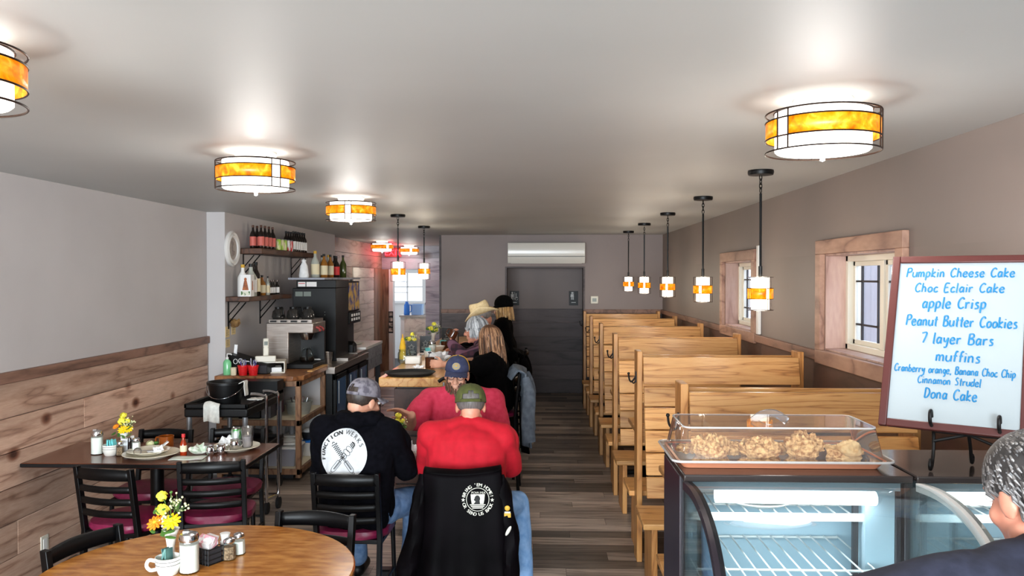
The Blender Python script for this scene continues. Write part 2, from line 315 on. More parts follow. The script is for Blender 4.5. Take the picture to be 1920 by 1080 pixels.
 cream=plain('cream_label', (230, 216, 180), rough=.7), whitel=plain('white_label', (236, 234, 232), rough=.6), redl=plain('red_label', (206, 40, 44), rough=.5),
 acw=plain('ac_shell', (214, 210, 202), rough=.22), lcd=plain('grey_display', (120, 128, 120), rough=.3), poster=noisy('drink_picture', (30, 60, 130), (210, 170, 70), 9, lo=.4, hi=.62, rough=.25), mat=noisy('floor_shadow_mat', (40, 42, 52), (52, 54, 64), 20, rough=.9),
)
def plaid(name):
    m, nt, b = nm(name); v = coords(nt, rnd=False); N = nt.nodes; L = nt.links; col = lin(70, 34, 48)
    for ax, sc, c, ph in ((0, 34, (30, 22, 34), 0), (2, 34, (30, 22, 34), 1), (1, 26, (126, 84, 104), 2)):
        w = N.new('ShaderNodeTexWave'); w.bands_direction = 'XYZ'[ax]; w.inputs['Scale'].default_value = sc/6.28; w.inputs['Phase Offset'].default_value = ph; L.new(v, w.inputs['Vector'])
        f = ramp(nt, w.outputs['Fac'], [(.55, (0, 0, 0, 1)), (.7, (.7, .7, .7, 1))]); col = mixc(nt, col, lin(*c), f)
    L.new(col, b.inputs['Base Color']); setp(b, rough=.9); return m
def hairm(name, c1, c2, c3):
    m, nt, b = nm(name); at = nt.nodes.new('ShaderNodeAttribute'); at.attribute_name = 'rnd'; f = noi(nt, coords(nt, (5, 5, .8)), 24, 3)
    c = mixc(nt, ramp(nt, at.outputs['Fac'], [(0, lin(*c1)), (.5, lin(*c2)), (1, lin(*c3))]), ramp(nt, f, [(.3, (.6, .6, .6, 1)), (.7, (1.1, 1.1, 1.1, 1))]), 1.0, 'MULTIPLY'); nt.links.new(c, b.inputs['Base Color']); setp(b, rough=.5); return m
M['brown'] = hairm('brown_hair', (60, 38, 24), (120, 80, 54), (196, 150, 112)); M['silver'] = hairm('silver_hair', (90, 94, 98), (158, 162, 166), (226, 228, 230)); M['blond'] = hairm('blond_hair', (130, 92, 48), (196, 150, 92), (240, 206, 150)); M['grey'] = hairm('salt_pepper_hair', (52, 48, 47), (96, 90, 88), (150, 144, 140))
M['beard'] = hairm('brown_beard', (70, 46, 34), (104, 72, 54), (140, 102, 80))
M['plaid'] = plaid('plum_plaid')
# ---------------------------------------------------------------- the setting
LX, JX, HX, RX, EY, CZ = -3.07, -2.90, -3.04, 1.78, 11.5, 2.44
b = MB(); y = -3.2; k = 0
while y < 15.7:
    x = -3.3-(k*.47) % 1.2
    while x < 2.0:
        x0, x1 = max(x, -3.3), min(x+1.22, 2.0)
        if x1 > x0: b.add([(x0, y, 0), (x1-.002, y, 0), (x1-.002, y+.148, 0), (x0, y+.148, 0)], [(0, 1, 2, 3)])
        x += 1.22
    y += .15; k += 1
struct('floor', b, M['floor'], smooth=False)
b = MB(); b.bx(-3.5, 2.2, -3.4, 15.9, -.12, -.004); struct('floor_base', b, M['dark'], smooth=False)
b = MB(); b.bx(-3.5, 2.1, -3.4, 19, CZ, CZ+.1); struct('ceiling', b, M['ceil'], smooth=False)
# left wall with boards, and the wall that steps in behind the back counter
b = MB(); b.bx(LX-.2, LX, -3.2, 7.36, 0, CZ); struct('wall_left', b, M['paint'], smooth=False)
b = MB(); b.bx(LX-.2, JX, 7.36, 11.4, 0, CZ); struct('wall_left_back', b, M['paint'], smooth=False)
b = MB(); z = 0; k = 0
while z < 1.21:
    h = min(.205, 1.25-z); y = -3.2; c = [1.9, 4.6, 6.1, 3.1, 5.3, 2.4][k % 6]
    for y0, y1 in ((-3.2, c), (c, 7.33)): b.bx(LX, LX+.018, y0+.001, y1-.001, z+.002, z+h-.002)
    z += h; k += 1
struct('trim_wainscot_left', b, M['plankL'], bevel=.003)
b = MB(); b.bx(LX, LX+.03, -3.2, 7.35, 1.225, 1.29); struct('trim_cap_left', b, M['capw'], bevel=.004)
# right wall with two window openings
WN = [(3.99, 5.03), (6.64, 7.68)]; z0, z1 = 1.385, 1.98
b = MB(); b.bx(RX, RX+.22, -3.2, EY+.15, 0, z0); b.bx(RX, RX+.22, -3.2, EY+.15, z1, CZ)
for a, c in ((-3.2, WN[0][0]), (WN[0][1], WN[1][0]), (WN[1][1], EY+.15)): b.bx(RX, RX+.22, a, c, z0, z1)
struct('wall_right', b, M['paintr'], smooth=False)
b = MB(); y = -3.2
while y < EY: b.bx(RX-.012, RX, y+.001, min(y+1.2, EY)-.001, .0, 1.33); y += 1.2
struct('trim_wainscot_right', b, M['plankR'], bevel=.002)
b = MB()
for a, c in ((-3.2, 3.9), (5.12, 6.55), (7.77, EY)): b.bx(RX-.03, RX, a, c, 1.315, 1.375)
struct('trim_cap_right', b, M['capw'], bevel=.004)
for i, (a, c) in enumerate(WN):
    o = thing('window_%d' % (i+1), (RX, (a+c)/2, z0), 0, None, None); o['kind'] = 'structure'
    h = (c-a)/2; H = z1-z0; f = MB(); w = .085
    f.bx(-.035, 0, -h-w, h+w, H, H+w); f.bx(-.035, 0, -h-w, h+w, -w, 0); f.bx(-.035, 0, -h-w, -h, 0, H); f.bx(-.035, 0, h, h+w, 0, H)
    f.build('casing', M['casing'], o, bevel=.004)
    f = MB(); t = .012; f.bx(0, .15, -h, h, 0, t); f.bx(0, .15, -h, h, H-t, H); f.bx(0, .15, -h, -h+t, t, H-t); f.bx(0, .15, h-t, h, t, H-t)
    f.build('reveal', M['reveal'], o, bevel=.002)
    f = MB(); e = .035
    f.bx(.12, .2, -h+t, h-t, t, t+e); f.bx(.12, .2, -h+t, h-t, H-t-e, H-t); f.bx(.12, .2, -h+t, -h+t+e, t, H-t); f.bx(.12, .2, h-t-e, h-t, t, H-t)
    f.bx(.125, .17, -.025, .025, t+e, H-t-e); f.build('window_frame', M['offwhite'], o, bevel=.003)
    for y0, y1, x in ((-h+t+e, -.02, .15), (.02, h-t-e, .165)):
        s = MB(); q = .028; zz0, zz1 = t+e, H-t-e
        s.bx(x-.012, x+.012, y0, y1, zz0, zz0+q); s.bx(x-.012, x+.012, y0, y1, zz1-q, zz1); s.bx(x-.012, x+.012, y0, y0+q, zz0, zz1); s.bx(x-.012, x+.012, y1-q, y1, zz0, zz1)
        sa = s.build('sash', M['offwhite'], o, bevel=.002)
        s = MB(); s.bx(x-.003, x+.003, y0+q, y1-q, zz0+q, zz1-q); s.build('pane', M['winglass'], sa, smooth=False)
        s = MB()
        for fy in (.25, .75): s.bx(x-.006, x+.006, y0+(y1-y0)*fy-.006, y0+(y1-y0)*fy+.006, zz0+q, zz1-q)
        for fz in (.24, .76): s.bx(x-.006, x+.006, y0+q, y1-q, zz0+(zz1-zz0)*fz-.006, zz0+(zz1-zz0)*fz+.006)
        s.build('muntin', M['dark'], sa)
b = MB(); y = 2
while y < 12: b.bx(3.6, 3.64, y+.003, y+.197, -.5, 4.2); y += .2
struct('exterior_siding_wall', b, M['siding'], smooth=False)
# end wall with the corridor opening, the corridor behind it
OX0, OX1, OZ = -.44, .65, 1.965
b = MB(); b.bx(-1.39, OX0, EY, EY+.15, 0, CZ); b.bx(OX1, RX+.2, EY, EY+.15, 0, CZ); b.bx(OX0, OX1, EY, EY+.15, OZ, CZ); struct('wall_end', b, M['paintshade'], smooth=False)
b = MB(); z = 0
while z < 1.3:
    b.bx(-1.38, OX0-.02, EY-.016, EY, z+.002, z+.215); b.bx(OX1+.02, RX, EY-.016, EY, z+.002, z+.215); z += .218
struct('trim_wainscot_end', b, M['plankE'], bevel=.003)
b = MB(); b.bx(-1.39, OX0-.01, EY-.028, EY, 1.32, 1.375); b.bx(OX1+.01, RX, EY-.028, EY, 1.32, 1.375); struct('trim_cap_end', b, M['capw'], bevel=.004)
b = MB(); b.bx(-1.41, -1.385, EY-.03, EY+.16, 0, CZ); b.bx(OX0-.025, OX0, EY-.012, EY+.16, 0, OZ+.02); b.bx(OX1, OX1+.025, EY-.012, EY+.16, 0, OZ+.02); b.bx(OX0, OX1, EY-.012, EY+.16, OZ, OZ+.022)
struct('trim_end', b, M['plankE'], bevel=.002)
b = MB(); b.bx(OX0-.4, OX1+.4, 12.7, 12.8, 0, CZ); b.bx(OX0-.45, OX0-.4, EY+.15, 12.8, 0, CZ); b.bx(OX1+.4, OX1+.45, EY+.15, 12.8, 0, CZ); struct('wall_corridor', b, M['paintshade'], smooth=False)
b = MB(); z = 0
while z < 1.3: b.bx(OX0-.4, OX1+.4, 12.684, 12.7, z+.002, z+.22); z += .223
struct('trim_wainscot_corridor', b, M['plankE'], bevel=.003)
# hall on the left with boarded walls, kitchen doorway
b = MB(); b.bx(HX-.2, HX, 11.4, 15.7, 0, CZ); struct('wall_hall_left', b, M['paint'], smooth=False)
b = MB(); z = 2.0
for k in range(2): b.bx(HX, HX+.02, 11.45, 15.5, z+.002, z+.218); z += .22
b.bx(HX, HX+.02, 11.45, 13.0, 1.0, 1.998); struct('trim_boards_hall', b, M['plankH'], bevel=.003)
b = MB(); z = .0
while z < 1.98: b.bx(HX, HX+.022, 13.05, 14.72, z+.003, min(z+.225, 1.995)); z += .228
struct('trim_whitewashed_boards', b, M['plankW'], bevel=.003)
b = MB()
for k in range(3): b.bx(HX, HX+.03, 14.73+k*.26, 14.98+k*.26, 0, 1.998)
struct('trim_upright_boards', b, M['plankV'], bevel=.003)
DX0, DX1, DZ = -2.83, -2.17, 1.985
b = MB(); b.bx(HX-.2, DX0, 15.5, 15.65, 0, CZ); b.bx(DX1, -1.2, 15.5, 15.65, 0, CZ); b.bx(DX0, DX1, 15.5, 15.65, DZ, CZ); struct('wall_hall_end', b, M['paint'], smooth=False)
b = MB(); b.bx(HX, -1.25, 15.48, 15.5, DZ, DZ+.22); b.bx(HX, -1.25, 15.48, 15.5, DZ+.223, CZ)
for k in range(9): b.bx(DX1, -1.25, 15.48, 15.5, k*.221, k*.221+.218)
struct('trim_boards_hall_end', b, M['plankB'], bevel=.003)  # blue daylight on these end boards is put into the board colour
b = MB(); b.bx(HX, DX0-.02, 15.475, 15.5, 0, DZ); struct('trim_post_hall_end', b, M['plankV'], bevel=.003)
b = MB(); b.bx(DX0-.05, DX0+.03, 15.45, 15.66, 0, DZ); struct('trim_kitchen_doorway', b, M['white'], bevel=.003)
b = MB(); b.bx(-1.39, -1.25, EY+.15, 15.5, 0, CZ); struct('wall_hall_right', b, M['paint'], smooth=False)
# kitchen
b = MB(); b.bx(-4.2, -1.0, 18.0, 18.1, 0, CZ); b.bx(-4.3, -4.2, 15.6, 18.1, 0, CZ); b.bx(-1.1, -1.0, 15.65, 18.1, 0, CZ); struct('wall_kitchen', b, M['white'], smooth=False)
b = MB(); b.bx(-4.2, -1.0, 15.6, 18.1, -.1, 0); struct('floor_kitchen', b, M['dark'], smooth=False)
o = thing('window_3', (-2.93, 18.0, 1.3), 0, None, None); o['kind'] = 'structure'
b = MB(); b.bx(-.42, .42, -.05, 0, -.06, 0); b.bx(-.42, .42, -.05, 0, .62, .70); b.bx(-.42, -.34, -.05, 0, 0, .62); b.bx(.34, .42, -.05, 0, 0, .62); b.bx(-.34, .34, -.04, 0, .3, .33); b.bx(-.02, .02, -.04, 0, 0, .62); b.build('window_frame', M['white'], o, bevel=.004)
b = MB(); b.bx(-.34, .34, -.02, -.005, 0, .62); b.build('pane', plain('bright_daylight_pane', (250, 252, 255), emit=(.85, .92, 1, 1), es=1.15), o, smooth=False)
# front wall behind the camera: storefront window openings
b = MB(); b.bx(-3.3, 2, -3.2, -3.05, 0, .7); b.bx(-3.3, 2, -3.2, -3.05, 2.3, CZ); b.bx(-3.3, -2.8, -3.2, -3.05, .7, 2.3); b.bx(1.0, 2, -3.2, -3.05, .7, 2.3); struct('wall_front', b, M['paint'], smooth=False)
# ---------------------------------------------------------------- fixtures
def ceiling_light(loc, rz, label):
    t = thing('ceiling_light', loc, rz, label, 'ceiling light', 'amber banded ceiling lights')
    b = MB(); b.lathe([(0, 0), (.095, 0), (.1, -.012), (.09, -.03), (0, -.03)], n=36); b.build('ceiling_pan', M['white'], t)
    b = MB(); pr = [(.155, -.04), (.155, -.172), (.148, -.178), (0, -.182), (0, -.178), (.146, -.172), (.151, -.166), (.151, -.04)]
    b.lathe(pr, n=48); b.build('glass_drum', M['frost'], t)
    for k in range(3):
        b = MB(); a0 = k*2*PI/3+R(7); a1 = (k+1)*2*PI/3-R(7)
        b.grid(lambda u, w: (.183*math.cos(a0+(a1-a0)*u), .183*math.sin(a0+(a1-a0)*u), -.075-w*.06), 18, 1); b.build('amber_panel', M['amber'], t, solid=.003)
    b = MB()
    for r, z in ((.185, -.048), (.185, -.075), (.185, -.135), (.185, -.178), (.157, -.042)):
        b.tube([(r*math.cos(2*PI*i/48), r*math.sin(2*PI*i/48), z) for i in range(48)], .0028, 6, True)
    for k in range(3):
        for d in (-7, 7):
            a = k*2*PI/3+R(d); b.cyl((.185*math.cos(a), .185*math.sin(a), -.178), (.185*math.cos(a), .185*math.sin(a), -.048), .0028, n=6)
        a = k*2*PI/3; b.cyl((.185*math.cos(a), .185*math.sin(a), -.048), (.095*math.cos(a), .095*math.sin(a), -.03), .0025, n=6)
    b.build('cage', M['bronze'], t)
    b = MB(); b.lathe([(0, -.182), (.022, -.184), (.02, -.19), (.009, -.194), (.009, -.206), (0, -.21)], n=16); b.build('finial', M['alum'], t)
    return t
def bulb(loc, e, col, name, r=.05):
    l = bpy.data.lights.new(name, 'POINT'); l.energy = e; l.color = col; l.shadow_soft_size = r
    o = bpy.data.objects.new(name, l); COL.objects.link(o); o.location = loc; return o
cl = None
for x, y, rz, lab in ((.965, 2.76, -31, 'ceiling light with amber band, nearest to the side wall windows'), (-1.36, 3.84, -41, 'ceiling light with amber band above the wall table with dirty plates'),
        (-1.40, 5.99, -84, 'ceiling light with amber band above the man in the pink shirt'), (-2.58, 13.25, -50, 'small far ceiling light with amber band next to the red exit glow'),
        (-2.42, 15.05, -70, 'farthest ceiling light with amber band, before the kitchen doorway wall'), (-1.445, 1.9, -24, 'ceiling light cut off by the upper left picture edge')):
    if cl is None: cl = ceiling_light((x, y, CZ), R(rz), lab)
    else: dup(cl, (x, y, CZ), R(rz), lab)
    q = .45 if y > 10 else 1
    bulb((x, y, CZ-.07), LAMP_W*.8*q, (1, .96, .91), 'ceiling_bulb'); bulb((x, y, CZ-.23), LAMP_W*.35*q, (1, .96, .91), 'ceiling_bulb', .13)
def pendant(loc, L, rz, label, group):
    t = thing('pendant_light', loc, rz, label, 'pendant light', group)
    b = MB(); b.lathe([(0, 0), (.07, 0), (.072, -.012), (.068, -.026), (0, -.028)], n=28); b.build('canopy', M['blackm'], t)
    b = MB()
    for i in range(4):
        m = Matrix.Rotation(PI/2*(i % 2), 3, 'Z'); zc = -.04-i*.024
        b.tube([V((0, 0, zc))+m@V((.008*math.cos(a), 0, .017*math.sin(a))) for a in [2*PI*q/12 for q in range(12)]], .0028, 6, True)
    b.build('chain', M['blackm'], t)
    zt = -L; b = MB(); b.cyl((0, 0, -.13), (0, 0, zt+.055), .0075, .0065, 10); b.cyl((0, 0, zt+.06), (0, 0, zt-.01), .011, .011, 12); b.build('rod', M['blackm'], t)
    b = MB(); b.lathe([(.05, zt), (.05, zt-.185), (.046, zt-.185), (.046, zt-.004), (.012, zt-.004), (.012, zt)], n=28); b.build('glass_cylinder', M['frostp'], t)
    for k in range(4):
        a0 = k*PI/2+R(8); a1 = (k+1)*PI/2-R(8); b = MB()
        b.grid(lambda u, w: (.07*math.cos(a0+(a1-a0)*u), .07*math.sin(a0+(a1-a0)*u), zt-.065-w*.06), 10, 1); b.build('amber_panel', M['amber'], t, solid=.002)
    b = MB()
    for z in (zt-.002, zt-.065, zt-.125, zt-.188): b.tube([(.071*math.cos(2*PI*i/32), .071*math.sin(2*PI*i/32), z) for i in range(32)], .0018, 5, True)
    for k in range(4):
        a = k*PI/2; b.cyl((.071*math.cos(a), .071*math.sin(a), zt-.19), (.071*math.cos(a), .071*math.sin(a), zt), .0018, n=5)
        b.cyl((.071*math.cos(a), .071*math.sin(a), zt-.002), (.01*math.cos(a), .01*math.sin(a), zt-.002), .0015, n=5)
    b.build('cage', M['bronze'], t); return t
p1 = None
for x, y, L, lab, g in ((1.258, 4.58, .60, 'pendant light hanging lowest, in front of the farther side window', 1), (1.24, 6.07, .58, 'second amber pendant from the whiteboard over the booths', 1), (1.22, 7.58, .58, 'middle one of five amber pendants over the booths', 1),
        (1.195, 9.05, .58, 'fourth amber pendant over the booths, next before the last', 1), (1.19, 10.57, .58, 'farthest amber pendant over the booths, by the end wall', 1), (-1.345, 7.7, .455, 'nearer of two amber pendants above the wood slab bar', 0), (-1.343, 9.46, .44, 'farther of two amber pendants above the wood slab bar', 0)):
    g = 'pendants over the booths' if g else 'pendants over the bar'
    if p1 is None or L < .5: p = pendant((x, y, CZ), L, R(20), lab, g); p1 = p1 or p
    else: dup(p1, (x, y, CZ), R(20+y*7), lab)
    bulb((x, y, CZ-L-.24), PEND_W*.6, (1, .9, .76), 'pendant_bulb', .045); bulb((x, y, CZ-L+.03), PEND_W*.6, (1, .88, .7), 'pendant_bulb', .03)
# wall air conditioner
t = thing('air_conditioner', (.122, EY, 2.03), 0, 'white wall air conditioner above the dark corridor opening', 'air conditioner')
b = MB(); b.prism([(0, 0), (-.17, .0), (-.2, .06), (-.205, .25), (-.19, .29), (0, .29)], -.545, .545, 'x'); b.build('body', M['acw'], t, bevel=.006)
b = MB(); b.prism([(-.172, -.006), (-.204, .05), (-.209, .09), (-.2, .09)], -.5, .5, 'x'); b.build('vent_flap', M['acw'], t, bevel=.003)
b = MB(); b.bx(-.54, .54, -.2085, -.2, .094, .1); b.build('seam', M['dark'], t)
t = thing('thermostat', (.81, EY, 1.455), 0, 'small white thermostat on the end wall above the farthest booth', 'thermostat')
b = MB(); b.bx(-.055, .055, -.025, 0, 0, .11); b.build('case', M['offwhite'], t, bevel=.008)
b = MB(); b.bx(-.03, .03, -.028, -.024, .03, .08); b.build('display', M['lcd'], t)
# restroom signs
def person_icon(b, x, z, s, skirt=False):
    b.bx(x-.012*s, x+.012*s, -.012, -.009, z+.075*s, z+.1*s); b.prism([(x-.02*s, z+.07*s), (x+.02*s, z+.07*s), (x+(.026 if skirt else .02)*s, z+.03*s), (x-(.026 if skirt else .02)*s, z+.03*s)], -.012, -.009, 'y')
    for d in (-.01, .01): b.bx(x+d*s-.006*s, x+d*s+.006*s, -.012, -.009, z-.01*s, z+.03*s)
for x, lab, wheel in ((-.365, 'black restroom sign with person and wheelchair symbols', 1), (.565, 'black restroom sign with a single person symbol', 0)):
    t = thing('restroom_sign', (x, 12.682, 1.39), 0, lab, 'sign', 'restroom signs')
    b = MB(); b.bx(-.07, .07, -.01, 0, 0, .225); b.build('plate', M['black'], t, bevel=.002)
    b = MB(); person_icon(b, -.035 if wheel else -.02, .1, 1.1, not wheel); b.bx(.0, .005, -.012, -.009, .085, .21)
    if wheel:
        b.bx(.02, .03, -.012, -.009, .11, .19); b.bx(.02, .05, -.012, -.009, .12, .13); b.tube([(.03+.022*math.cos(q), -.0105, .105+.022*math.sin(q)) for q in [PI*.7+i*PI*1.3/10 for i in range(11)]], .003, 5)
    b.bx(-.035, .035, -.012, -.009, .04, .05); b.build('symbols', M['white'], t)
# exit sign
t = thing('exit_sign', (-2.79, 15.46, 2.22), 0, 'red glowing exit sign high on the hall wall', 'exit sign')
b = MB(); b.bx(-.16, .16, -.03, 0, 0, .18); b.build('plate', plain('clear_exit_plate', (170, 60, 60), rough=.3), t, bevel=.003)
b = MB(); text_on(b, 'EXIT', .16, (0, -.031, .09), (1, 0, 0), (0, 0, 1), (0, -1, 0), depth=.003); b.build('letters', M['exitred'], t)
bulb((-2.74, 14.9, 2.3), 7, (1, .05, .08), 'exit_glow', .03)
t = thing('wall_outlet', (LX+.018, 4.85, .12), 0, 'white power outlet low on the left board wall', 'outlet')
b = MB(); b.bx(0, .006, -.038, .038, 0, .12); b.build('plate', M['offwhite'], t, bevel=.002)
b = MB(); b.bx(.006, .009, -.018, .018, .02, .1); b.build('socket', M['white'], t, bevel=.001)
t = MB().bx(RX-.028, RX-.002, 6.44, 6.5, 1.38, 2.09).build('cable_raceway', M['white'], bevel=.004, org=(RX-.015, 6.47, 1.38)); tag(t, 'white vertical strip on the right wall beside the farther window', 'cable cover')
t = thing('wall_plaque', (JX, 7.51, 2.105), 0, 'round white ornate frame hung on the wall left of the top shelf', 'wall decoration')
Mx = Matrix.Rotation(PI/2, 3, 'Y')
b = MB(); b.lathe([(.1, .0), (.165, .0), (.17, .015), (.155, .03), (.14, .02), (.125, .034), (.108, .03), (.1, .012)], n=40, M=Mx)
b.build('rim', M['white'], t)
b = MB(); b.lathe([(0, .014), (.106, .014), (.106, .018), (0, .018)], n=32, M=Mx); b.build('face', plain('grey_relief', (178, 170, 164), rough=.6), t)
b = MB()
for i in range(7): b.ell((.02, random.uniform(-.03, .03), random.uniform(-.06, .06)), (.008, .016, .02))
b.build('relief', plain('relief_shade', (140, 128, 122), rough=.6), t)
# ---------------------------------------------------------------- booths
BY = [3.68, 5.25, 6.83, 8.35, 9.9, 11.36]
def booth_bench(y, label, last=False, first=False):
    t = thing('booth_bench', (0, y, 0), 0, label, 'bench', 'oak booth benches')
    x0, x1 = .64, 1.70
    for x in (x0, x1-.035):
        b = MB(); b.prism([(-.32, 0), (-.22, 0), (-.1, .55), (.03, 1.36), (-.1, 1.36), (-.2, .62)] if 0 else [(-.075, 0), (.075, 0), (.075, 1.36), (-.075, 1.36)], x, x+.035, 'x')
        b.build('post', M['oaky'], t, bevel=.004)
    zs = [(1.155, 1.325), (1.02, 1.14), (.88, 1.01), (.745, .872), (.605, .735), (.47, .595)]
    for i, (z0, z1) in enumerate(zs):
        f = lambda z: -.085-(1.33-z)*.235
        b = MB(); b.prism([(f(z0), z0), (f(z0)+.022, z0), (f(z1)+.022, z1), (f(z1), z1)], x0+.036, x1-.036, 'x'); b.build('back_slat', M['oak'], t, bevel=.004)
    if not last:
        for z0, z1 in zs[:1]+zs[2:4]:
            b = MB(); b.bx(x0+.036, x1-.036, .055, .075, z0, z1); b.build('back_slat', M['oak'], t, bevel=.004)
    for s in (-1, 1):
        if s == 1 and last: continue
        y0, y1 = (-.66, -.27) if s < 0 else (.06, .43)
        b = MB(); b.bx(x0-.035, x1, y0, y1, .39, .425); b.build('seat', M['oak'], t, bevel=.006)
        for xa in (x0+.02, x1-.06): b = MB(); b.bx(xa, xa+.035, y0+.06, y1-.02, 0, .39); b.build('leg_board', M['oaky'], t, bevel=.003)
    b = MB(); b.tube(crom([(x0, -.03, 1.2), (x0-.03, -.03, 1.16), (x0-.045, -.03, 1.175), (x0-.05, -.03, 1.21)]), .006, 6); b.box((x0-.003, -.03, 1.19), (.006, .02, .07)); b.ell((x0-.05, -.03, 1.213), .009)
    b.tube(crom([(x0, -.03, 1.17), (x0-.018, -.03, 1.15), (x0-.028, -.03, 1.165)]), .005, 6); b.build('coat_hook', M['iron'], t)
    return t
names = ['oak booth bench nearest, right behind the display case', 'oak booth bench with a knot hole, second from the display case', 'oak booth bench third from the display case, below the farther window', 'oak booth bench fourth from the display case, beyond the farther window', 'oak booth bench next to last before the end wall', 'oak booth bench farthest away, against the end wall boards']
bb = None
for y, n in zip(BY, names):
    if bb is None: bb = booth_bench(y, n)
    elif y == BY[-1]: booth_bench(y-.09, n, True)
    else: dup(bb, (0, y, 0), 0, n)
def booth_table(y, label):
    t = thing('booth_table', (1.22, y, 0), 0, label, 'table', 'oak booth tables')
    b = MB(); b.bx(-.52, .54, -.29, .29, .715, .75); b.build('tabletop', M['oak'], t, bevel=.008)
    b = MB(); b.cyl((-.25, 0, .03), (-.25, 0, .715), .035, n=14); b.cyl((.3, 0, .03), (.3, 0, .715), .035, n=14); b.build('column', M['blackm'], t)
    b = MB()
    for x in (-.25, .3): b.box((x, 0, .02), (.07, .5, .035)); b.box((x, 0, .705), (.06, .4, .02))
    for x in (-.25, .3): b.box((x, 0, .025), (.3 if x < 0 else .3, .07, .035))
    b.build('foot', M['blackm'], t, bevel=.01); return t
tb = None
for i, n in enumerate(['oak booth table between the two benches nearest the display case', 'oak booth table between the second and third benches', 'oak booth table between the third and fourth benches', 'oak booth table between the fourth and fifth benches', 'oak booth table farthest away near the end wall']):
    y = (BY[i]+.43+BY[i+1]-.66)/2+.02
    if tb is None: tb = booth_table(y, n)
    else: dup(tb, (1.22, y, 0), 0, n)
# ---------------------------------------------------------------- ladder-back chairs (front faces +Y, back top at z .80)
def ladder_chair(loc, rz, label):
    t = thing('dining_chair', loc, rz, label, 'chair', 'black ladder-back chairs')
    b = MB(); b.grid(lambda u, w: (0, 0, 0), 1, 1) if 0 else None
    pr = [(0, .43), (.19, .43), (.2, .44), (.205, .455), (.195, .472), (.15, .482), (0, .486)]
    b.lathe(pr, n=36); b.v = [(max(-.2, min(.2, x*1.12)), max(-.19, min(.2, y*1.08)), z) for x, y, z in b.v]; b.build('seat', M['vinyl'], t)
    b = MB(); b.bx(-.185, .185, -.175, .18, .405, .43); b.build('seat_frame', M['blackm'], t, bevel=.004)
    def post(z): return -.185-max(0, z-.43)*.16
    for s in (-1, 1):
        b = MB(); pts = [(.0, -.15), (.43, post(.43)), (.62, post(.62)), (.80, post(.80))]
        b.loft([[(s*.172-.013, post(z) if z else -.23, z), (s*.172+.013, post(z) if z else -.23, z), (s*.172+.013, (post(z) if z else -.23)+.034, z), (s*.172-.013, (post(z) if z else -.23)+.034, z)] for z, _ in pts]); b.build('back_post', M['blackm'], t, bevel=.003)
        b = MB(); b.cyl((s*.17, .16, .42), (s*.18, .175, 0), .014, .011, 10); b.build('leg', M['blackm'], t)
    for z0, z1 in ((.735, .79), (.665, .70), (.595, .63), (.525, .56)):
        b = MB(); zc = (z0+z1)/2
        b.grid(lambda u, w: ((u-.5)*.35, post(zc)+.012-.03*math.sin(PI*u), z0+(z1-z0)*w+(.01*math.sin(PI*u) if z0 > .7 and w > .5 else 0)), 12, 2); b.build('back_slat', M['blackm'], t, solid=.012)
    b = MB(); b.cyl((-.172, -.2, .2), (.172, -.2, .2), .009); b.cyl((-.172, -.2, .16), (-.175, .168, .16), .009); b.cyl((.172, -.2, .16), (.175, .168, .16), .009); b.build('stretcher', M['blackm'], t)
    return t
def chair_at(bx, by, rz, label):   # given where the top rail's middle stands
    th = R(rz); px = bx-math.sin(-th)*0 ; d = V((-math.sin(th), math.cos(th)))
    p = V((bx, by))+d*.245
    global CH
    if CH is None: CH = ladder_chair((p.x, p.y, 0), th, label)
    else: return dup(CH, (p.x, p.y, 0), th, label)
    return CH
CH = None
chair_at(-2.37, 4.27, -12, 'black chair with maroon seat at the wall table, closest to the board wall')
chair_at(-1.84, 4.45, 12, 'black chair with maroon seat at the wall table, beside the aisle, back to the viewer')
chair_at(-2.53, 5.40, 180, 'black chair across the wall table behind the amber mug')
chair_at(-2.06, 5.46, 184, 'black chair across the wall table behind the soda can, in front of the cart')
chair_at(-1.835, 3.15, -108, 'black chair at the round table against the board wall side')
chair_at(-.975, 3.515, 171, 'black chair tucked at the far side of the round honey table')
CH1 = chair_at(-1.02, 4.19, -2, 'black chair with maroon seat under the man in the black hoodie')
chair_at(-.39, 4.20, 2, 'black chair under the man in the red shirt, hidden by a draped jacket')
chair_at(-.52, 5.86, 180, 'black chair under the bearded man in the pink shirt')
# ---------------------------------------------------------------- tables
def four_top(name, x0, x1, y0, y1, zt, mat, label):
    t = thing(name, ((x0+x1)/2, (y0+y1)/2, 0), 0, label, 'table'); hx, hy = (x1-x0)/2, (y1-y0)/2
    b = MB(); b.bx(-hx, hx, -hy, hy, zt-.03, zt); b.build('tabletop', mat, t, bevel=.006)
    b = MB(); b.bx(-hx-.002, hx+.002, -hy-.002, hy+.002, zt-.026, zt-.004); b.build('edge_band', M['black'], t, bevel=.002)
    b = MB(); b.cyl((0, 0, .05), (0, 0, zt-.03), .04, n=18); b.build('column', M['blackm'], t)
    b = MB()
    for a in (0, PI/2): b.box((0, 0, .028), (.62 if a == 0 else .08, .08 if a == 0 else .52, .05)); b.box((0, 0, zt-.042), (.5 if a == 0 else .05, .05 if a == 0 else .45, .024))
    b.build('base', M['blackm'], t, bevel=.012); return t
TZ = .745
four_top('dining_table', LX+.03, -1.70, 4.61, 5.22, TZ, M['ltbl'], 'brown topped table by the board wall, loaded with dirty plates')
four_top('dining_table', -1.19, -.15, 4.55, 5.2, TZ, M['ltbl'], 'brown topped table shared by the seated men')
t = thing('round_table', (-1.26, 2.915, 0), 0, 'round honey brown table with a flower vase in front', 'table')
b = MB(); b.lathe([(0, TZ-.028), (.57, TZ-.028), (.576, TZ-.02), (.576, TZ-.005), (.57, TZ), (0, TZ)], n=72); b.build('tabletop', M['rtbl'], t)
